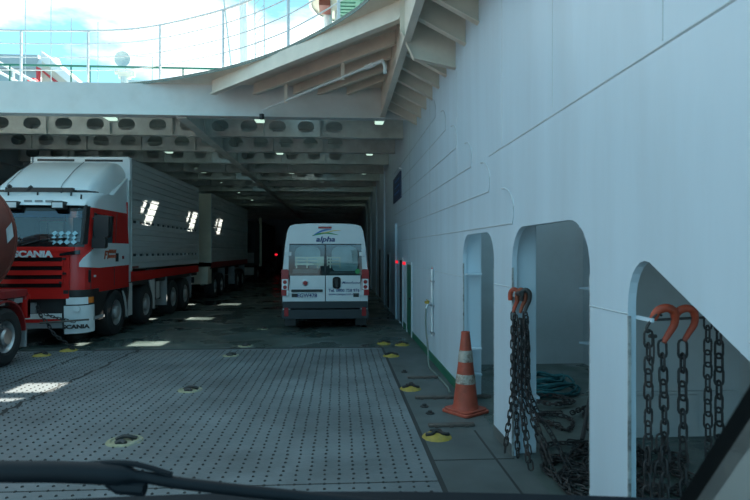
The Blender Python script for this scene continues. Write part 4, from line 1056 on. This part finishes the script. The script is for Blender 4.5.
# ------------------------------------------------------------------ lashing chains
def link(m, p, t, up, L, Wd, r):
    t = t.normalized(); a = (up - t * up.dot(t)).normalized()
    pts = []; n = 5; h = (L - Wd) / 2
    for k in range(n + 1):
        b = -PI / 2 + PI * k / n; pts.append(p + t * (h + Wd / 2 * math.cos(b)) + a * (Wd / 2 * math.sin(b)))
    for k in range(n + 1):
        b = PI / 2 + PI * k / n; pts.append(p + t * (-h + Wd / 2 * math.cos(b)) + a * (Wd / 2 * math.sin(b)))
    m.tube(pts, r, 5, closed=True)
def chain(name, path, label, pitch=.068, r=.0075, material='chain', group=None, roll=0.0):
    P = catmull(path, 10); m = MB()
    d = [0]
    for a, b in zip(P, P[1:]): d.append(d[-1] + (b - a).length)
    n = max(2, int(d[-1] / pitch)); i = 0
    for k in range(n):
        s = (k + .5) * d[-1] / n
        while i < len(P) - 2 and d[i + 1] < s: i += 1
        t = (P[i + 1] - P[i]); u = (s - d[i]) / max(1e-6, d[i + 1] - d[i]); p = P[i].lerp(P[i + 1], u)
        q = t.orthogonal().normalized() if abs(t.normalized().z) < .3 else Vector((1, 0, 0))
        if abs(t.normalized().z) < .3: q = Vector((0, 0, 1))
        q = Matrix.Rotation(roll + (PI / 2 if k % 2 else 0) + .2 * math.sin(k * 1.7), 4, t.normalized()) @ q
        link(m, p, t, q, pitch * 1.42, pitch * .64, r)
    o = m.build(name, material, smooth=60)
    return tag(o, label, 'chain', group)
def hook(path, r, label, material='hookred', name='lashing_hook'):
    P = catmull(path, 8); n = len(P)
    m = MB(); m.tube(P, [r * (.75 + .5 * math.sin(PI * min(1, .25 + .75 * i / n))) for i in range(n)], 8)
    return tag(m.build(name, material, smooth=60), label, 'hook')
# third opening: bar with hooks, chains hanging from it
hb_ = thing('hook_bar', 'thin dark hanging bar across the sloping opening nearest the camera', 'bar', (0, 0, 0))
HZ = 1.505
YB = 2.80
m_ = MB(); m_.tube([(XW + .06, YB, HZ - .012), (XW + .36, YB, HZ), (XW + .75, YB, HZ)], .007, 6); m_.build('rod', 'black_hook', hb_)
m_ = MB(); m_.box(XW + .045, XW + .06, YB - .02, YB + .13, HZ - .022, HZ - .002); m_.build('lug', 'wall', hb_, smooth=0)
def barp(d): return Vector((XW + d - .055, YB, HZ))
G3 = 'chains hanging in the sloping opening'
def bigq(p, pts, k=1.0): return [p + Vector((a * k, b * k, c * k)) for a, b, c in pts]
p = barp(.135)
hook(bigq(p, [(.03, 0, .012), (0, -.01, .020), (-.03, 0, -.02), (-.05, 0, -.055), (-.045, 0, -.075), (-.03, 0, -.07)]), .006, 'small dark wire hook on the hanging bar, next to the big red hook', 'black_hook')
chain('lashing_chain', bigq(p, [(-.04, 0, -.075), (-.04, 0, -.5), (-.04, .01, -1.0), (-.03, 0, -1.42)]), 'dark chain hanging from the small wire hook in the sloping opening', pitch=.066, r=.006, group=G3)
p = barp(.19)
BH = [(-.065, .01, -.01), (-.045, 0, .035), (-.005, -.015, .052), (.035, -.01, .03), (.045, 0, -.03), (.02, .01, -.085), (-.01, .01, -.13)]
hook(bigq(p, BH), .018, 'big orange-red lashing hook over the hanging bar in the sloping opening')
chain('lashing_chain', bigq(p, [(-.015, .01, -.13), (-.01, 0, -.5), (.0, 0, -1.0), (.015, 0, -1.42)]), 'dark chain hanging from the big orange-red hook to the deck', pitch=.066, r=.0065, group=G3)
chain('lashing_chain', bigq(p, [(-.02, .02, -.62), (-.02, .02, -.74), (-.05, .03, -.98), (-.09, .04, -1.28), (-.03, .03, -1.42)]), 'chain end slanting away below the big orange-red hook', pitch=.066, r=.006, group=G3)
m_ = MB(); m_.tube(catmull(bigq(p, [(-.07, .03, -.09), (-.05, .03, -.11), (-.05, .03, -.23), (-.065, .03, -.25), (-.075, .03, -.235)]), 5), .005, 6); m_.tube(bigq(p, [(-.075, .03, -.10), (-.035, .03, -.10)]), .010, 6)
tag(m_.build('lashing_lever', 'black_hook'), 'short dark tension lever hanging beside the big orange-red hook', 'lever')
p = barp(.30)
hook(bigq(p, BH, .95), .0165, 'second orange-red lashing hook on the hanging bar, beside the big one')
chain('lashing_chain', bigq(p, [(-.015, .01, -.13), (-.02, .0, -.5), (-.01, 0, -1.0), (.03, 0, -1.42)]), 'dark chain hanging from the second orange-red hook', pitch=.070, r=.007, group=G3)
p = barp(.415); chain('lashing_chain', bigq(p, [(0, 0, .01), (0, 0, -.5), (.01, 0, -1.40)]), 'bare hanging chain next to the second orange-red hook', pitch=.062, r=.0055, group=G3)
p = barp(.475); chain('lashing_chain', bigq(p, [(0, 0, .01), (.0, 0, -.5), (.0, 0, -1.40)]), 'outermost hanging chain in the sloping opening, near the pillar of the car', pitch=.068, r=.0065, group=G3)
# second opening: bundle on hooks at its far jamb
G2 = 'chains hanging at the far jamb of the middle opening'
bx, by = XW + .025, 4.92
pg = thing('hook_peg', 'steel peg with pale plate holding the chain bundle in the middle opening', 'peg', (bx, by + .08, 1.46))
m_ = MB(); m_.tube([(0, .02, 0), (0, -.22, .02)], .022, 8); m_.build('rod', 'black_hook', pg); m_ = MB(); m_.box(-.03, .02, -.10, -.02, -.02, .03); m_.build('plate', 'signwhite', pg, smooth=0)
for i, (dx, dy, hm, lab) in enumerate(((-.02, 0, 'hookred', 'bright orange-red hook on the peg, first of the bundle in the middle opening'), (.03, -.04, 'hookred_dark', 'dark orange hook on the peg, second of the bundle'), (.06, -.07, 'black_hook', 'dark steel hook on the peg, outermost of the bundle'))):
    q = Vector((bx + dx, by + dy, 1.46))
    hook([q + Vector((-.03, .02, -.05)), q + Vector((-.03, .01, .02)), q + Vector((0, 0, .045)), q + Vector((.03, -.01, .02)), q + Vector((.03, -.01, -.04)), q + Vector((.01, 0, -.10)), q + Vector((-.01, 0, -.16))], .018, lab, hm)
spread = [(-.03, .0, -.10, .02), (-.01, .0, -.02, -.10), (.02, -.03, .03, -.22), (.05, -.04, .16, -.30), (.07, -.06, .32, -.42), (.02, -.05, .0, -.38), (.06, -.07, .14, -.55)]
names2 = ['steeply leaning to the jamb foot', 'falling straight beside the jamb', 'in the middle of the bundle', 'fanning out to the heap', 'fanning furthest into the compartment', 'on the camera side of the bundle', 'closest to the camera in the bundle']
for i, (dx, dy, ex, ey) in enumerate(spread):
    q = Vector((bx + dx, by + dy, 1.30 - .03 * (i % 3)))
    e = Vector((bx + ex, by + ey, .05)); mid = q.lerp(e, .55) + Vector(((dx - ex) * .45, (dy - ey) * .45, 0)); mid.z = .58
    chain('lashing_chain', [q, Vector((q.x + (mid.x - q.x) * .4, q.y + (mid.y - q.y) * .4, .95)), mid, e.lerp(mid, .35), e], 'rusty chain %s, middle opening' % names2[i], pitch=.060, r=.007, group=G2, roll=i * .7)
# straps hanging at the near jamb
for i, (dx, dy, w) in enumerate(((.22, 3.72, 'against the near jamb'), (.27, 3.85, 'beside the near jamb'))):
    chain('lashing_chain', [(XW + dx, dy, 1.62), (XW + dx + .01, dy + .02, .9), (XW + dx + .03, dy + .03, .06)], 'dark chain hanging %s of the middle opening' % w, pitch=.07, r=.010, roll=i)
# heap on the compartment floor
rnd = random.Random(3)
GH = 'chains heaped on the compartment floor'
spots = [(1.85, 4.55), (2.05, 4.3), (2.25, 4.55), (1.90, 4.15), (2.2, 4.0), (2.55, 4.4), (1.8, 3.85), (2.45, 4.95), (2.75, 4.8), (2.1, 5.0), (2.9, 6.0), (2.5, 6.6), (2.3, 5.9)]
wh = ['at the foot of the hanging bundle', 'just out from the bundle foot', 'behind the bundle foot', 'close to the opening edge', 'in the middle of the heap', 'deep in the heap', 'beside the near jamb', 'behind the heap middle', 'against the partition', 'under the teal rope edge', 'far back along the hull', 'furthest back by the end wall', 'past the partition end']
for i, (cx, cy) in enumerate(spots):
    P = []; a0 = rnd.random() * 6
    for k in range(9):
        a = a0 + k * 1.25; rr = .10 + .22 * rnd.random()
        P.append((max(XW + .17, cx + rr * math.cos(a) * 1.2), cy + rr * math.sin(a), min(.11, .015 + .03 * rnd.random() + .008 * (i % 4))))
    chain('lashing_chain', P, 'rusty chain lying in a tangle %s' % wh[i], pitch=.068, r=.008, group=GH, roll=i)
# steel rods leaning in the corner
for i, (x0, y0, x1, y1, z1, w) in enumerate(((2.3, 5.2, 3.2, 6.6, 1.0, 'lowest'), (2.5, 5.5, 3.5, 6.9, .95, 'middle'), (2.6, 5.6, 3.75, 7.1, .75, 'innermost'))):
    o = MB().tube([(x0, y0, .05), (x1, y1, z1)], .022, 8).build('lashing_rod', 'black_hook'); tag(o, 'dark steel rod leaning in the compartment, %s of three' % w, 'rod', 'rods leaning in the compartment')
# teal rope coil
m_ = MB(); rnd = random.Random(5)
for k in range(9):
    c = (2.62 + .06 * rnd.random(), 7.15 + .06 * rnd.random()); r_ = .20 + .16 * rnd.random(); zz = .03 + .022 * k
    m_.tube([(c[0] + r_ * 1.3 * math.cos(a * PI / 10), c[1] + r_ * math.sin(a * PI / 10), zz + .02 * math.sin(a * 1.3 + k)) for a in range(20)], .016, 6, closed=True)
tag(m_.build('rope_coil', 'rope', smooth=60), 'teal rope coil heaped on the compartment floor behind the chains', 'rope')
# lashing of the red truck's bumper corner
chain('lashing_chain', [(-5.72, 10.98, .80), (-5.62, 10.93, .62), (-5.50, 10.90, .50), (-5.35, 10.85, .30), (-5.05, 10.78, .10), (-4.97, 10.75, .055)], 'dark chain lashing the red truck bumper down to the deck', pitch=.07, r=.010)
chain('lashing_chain', [(-5.55, 10.92, .66), (-5.3, 10.92, .58), (-5.05, 11.02, .50)], 'dark chain slung across the white bumper corner of the red truck', pitch=.06, r=.008)
o = MB().tube([(-5.62, 10.88, .50), (-4.72, 10.86, .56)], .018, 8).build('lashing_rod', 'brown'); tag(o, 'pale brown tension rod across the red truck bumper corner', 'rod')

# ------------------------------------------------------------------ the car the picture is taken from
car = thing('car', 'dark front of the car at the camera: wiper, cowl edge and windscreen pillar', 'car', (0, 0, 0))
def strip(m, a, b, wa, wb, th):
    """flat bar from a to b spanned between offset vectors"""
    m.add([a, b, b + wb, a + wa, a + th, b + th, b + wb + th, a + wa + th], [(0, 1, 2, 3), (4, 7, 6, 5), (0, 4, 5, 1), (1, 5, 6, 2), (2, 6, 7, 3), (3, 7, 4, 0)])
pa_, pb_ = Vector((.574, .916, 1.428)), Vector((.546, .717, 1.668))
d_ = (pb_ - pa_)
A = pa_ - d_ * .25; B = pb_ + d_ * .9
m_ = MB(); P = []
for c in (A, B):
    P += [c + Vector(v) for v in ((0, 0, 0), (.012, -.012, 0), (.03, -.03, -.0), (.045, .01, 0), (.02, .02, 0))]
m_.add(P, [(i, (i + 1) % 5, 5 + (i + 1) % 5, 5 + i) for i in range(5)] + [(0, 1, 2, 3, 4), (9, 8, 7, 6, 5)]); m_.build('pillar_seal', 'seal', car, smooth=60)
m_ = MB(); P = []
prof = [(.016, -.016, 0), (.05, -.05, 0), (.11, -.09, 0), (.20, -.12, 0), (.34, -.14, 0), (.36, -.05, 0), (.06, .02, 0)]
for c in (A, B): P += [c + Vector(v) for v in prof]
n = len(prof); m_.add(P, [(i, (i + 1) % n, n + (i + 1) % n, n + i) for i in range(n)] + [tuple(range(n)), tuple(range(2 * n - 1, n - 1, -1))]); m_.build('windscreen_pillar', 'trim', car, smooth=60)

# wiper lying at the foot of the windscreen, and the dark cowl edge below it
m_ = MB(); m_.tube(catmull([(-1.0, 1.16, 1.425), (-.667, 1.144, 1.417), (-.54, 1.136, 1.416), (-.40, 1.128, 1.408), (-.30, 1.122, 1.392), (-.02, 1.10, 1.363), (.2, 1.08, 1.345)], 5), [.022] * 6 + [.022] * 9 + [.012] * 16, 8); wp_ = m_.build('wiper', 'car_dark', car, smooth=60)
m_ = MB(); m_.tube(catmull([(-.53, 1.14, 1.425), (-.46, 1.135, 1.432), (-.40, 1.13, 1.430), (-.33, 1.125, 1.410)], 5), .006, 6); m_.build('wiper_bow', 'car_dark', wp_)
m_ = MB(); m_.tube([(-.45, 1.13, 1.40), (-.43, 1.125, 1.388), (-.38, 1.12, 1.385)], .014, 8); m_.build('wiper_joint', 'car_dark', wp_)
m_ = MB(); m_.grid(lambda i, j: (-1.2 + 2.1 * i, 1.20 - .12 * j + .06 * math.sin(PI * i), 1.290 + .022 * (1 - i) - .05 * j + .012 * math.sin(PI * i)), [k / 20 for k in range(21)], [0, .3, 1, 2])
m_.build('cowl', 'car_dark', car, smooth=60)

m_ = MB(); m_.grid(lambda i, j: (-.85 + 1.7 * i, 1.32 + 1.0 * j, 1.18 - .42 * j + .02 * math.sin(PI * i)), [k / 12 for k in range(13)], [0, .25, .5, .75, 1]); m_.build('bonnet', 'car_dark', car, smooth=60)
MB().box(-.85, .85, 2.25, 2.4, .25, .75).build('bumper', 'car_dark', car, bevel=.04)
MB().box(-.8, .8, -.5, 2.3, .22, .34).build('underbody', 'chassis', car, smooth=0)
for s_ in (-1, 1): wheel(car, s_ * .84, 1.85, .33, .2, s_, hub=.07)

# ------------------------------------------------------------------ sky, sun, camera
w = bpy.data.worlds.new('sky'); scn.world = w; w.use_nodes = True
nt = w.node_tree; N = nt.nodes; L = nt.links
bg = N['Background']
tc = N.new('ShaderNodeTexCoord'); mp = N.new('ShaderNodeMapping'); mp.inputs['Scale'].default_value = (1, 1, 2.6); mp.inputs['Location'].default_value = (-.4, .5, .0)
L.new(tc.outputs['Generated'], mp.inputs[0])
nz = N.new('ShaderNodeTexNoise'); nz.inputs['Scale'].default_value = 2.6; nz.inputs['Detail'].default_value = 7; nz.inputs['Roughness'].default_value = .55
L.new(mp.outputs[0], nz.inputs['Vector'])
cr = N.new('ShaderNodeMapRange'); cr.inputs[1].default_value = .50; cr.inputs[2].default_value = .60
# more cloud ahead of the bow, clearer blue behind and overhead
sx = N.new('ShaderNodeSeparateXYZ'); L.new(tc.outputs['Generated'], sx.inputs[0])
ad = N.new('ShaderNodeMath'); ad.operation = 'MULTIPLY_ADD'; ad.inputs[1].default_value = .13; L.new(sx.outputs[1], ad.inputs[0]); L.new(nz.outputs[0], ad.inputs[2])
L.new(ad.outputs[0], cr.inputs[0])
mx = N.new('ShaderNodeMix'); mx.data_type = 'RGBA'
L.new(cr.outputs[0], mx.inputs[0])
mx.inputs[6].default_value = (.26, .60, .78, 1); mx.inputs[7].default_value = (1.0, 1.08, 1.10, 1)
# below the horizon: dull water and quay
hz_ = N.new('ShaderNodeMapRange'); hz_.inputs[1].default_value = -.03; hz_.inputs[2].default_value = .02
L.new(sx.outputs[2], hz_.inputs[0])
m2_ = N.new('ShaderNodeMix'); m2_.data_type = 'RGBA'; m2_.inputs[6].default_value = (.20, .24, .25, 1)
L.new(hz_.outputs[0], m2_.inputs[0]); L.new(mx.outputs[2], m2_.inputs[7]); L.new(m2_.outputs[2], bg.inputs[0])
hg = N.new('ShaderNodeMapRange'); hg.inputs[1].default_value = 0; hg.inputs[2].default_value = .55; hg.inputs[3].default_value = 2.0; hg.inputs[4].default_value = 1.15
L.new(sx.outputs[2], hg.inputs[0]); L.new(hg.outputs[0], bg.inputs[1])
sl = bpy.data.lights.new('sun', 'SUN'); sl.energy = 18; sl.angle = .009; sl.color = (1, .95, .84)
so = bpy.data.objects.new('sun', sl); COL.objects.link(so); so.location = (20, 40, 30)
so.rotation_euler = Vector((-SX, -SY, -1.0)).to_track_quat('-Z', 'Y').to_euler()

cd = bpy.data.cameras.new('camera'); co = bpy.data.objects.new('camera', cd); COL.objects.link(co)
cd.sensor_width = 36; cd.lens = 560 / 750 * 36; cd.clip_start = .02
co.location = (0, 0, 1.85); co.rotation_euler = (PI / 2 + math.atan(1 / 560), 0, -math.atan(35 / 560))
cd.dof.use_dof = True; cd.dof.focus_distance = 11; cd.dof.aperture_fstop = 26.9 / 5.0
scn.camera = co
scn.view_settings.view_transform = 'Standard'; scn.view_settings.look = 'None'; scn.view_settings.gamma = 1; scn.view_settings.use_curve_mapping = False
scn.view_settings.exposure = .2
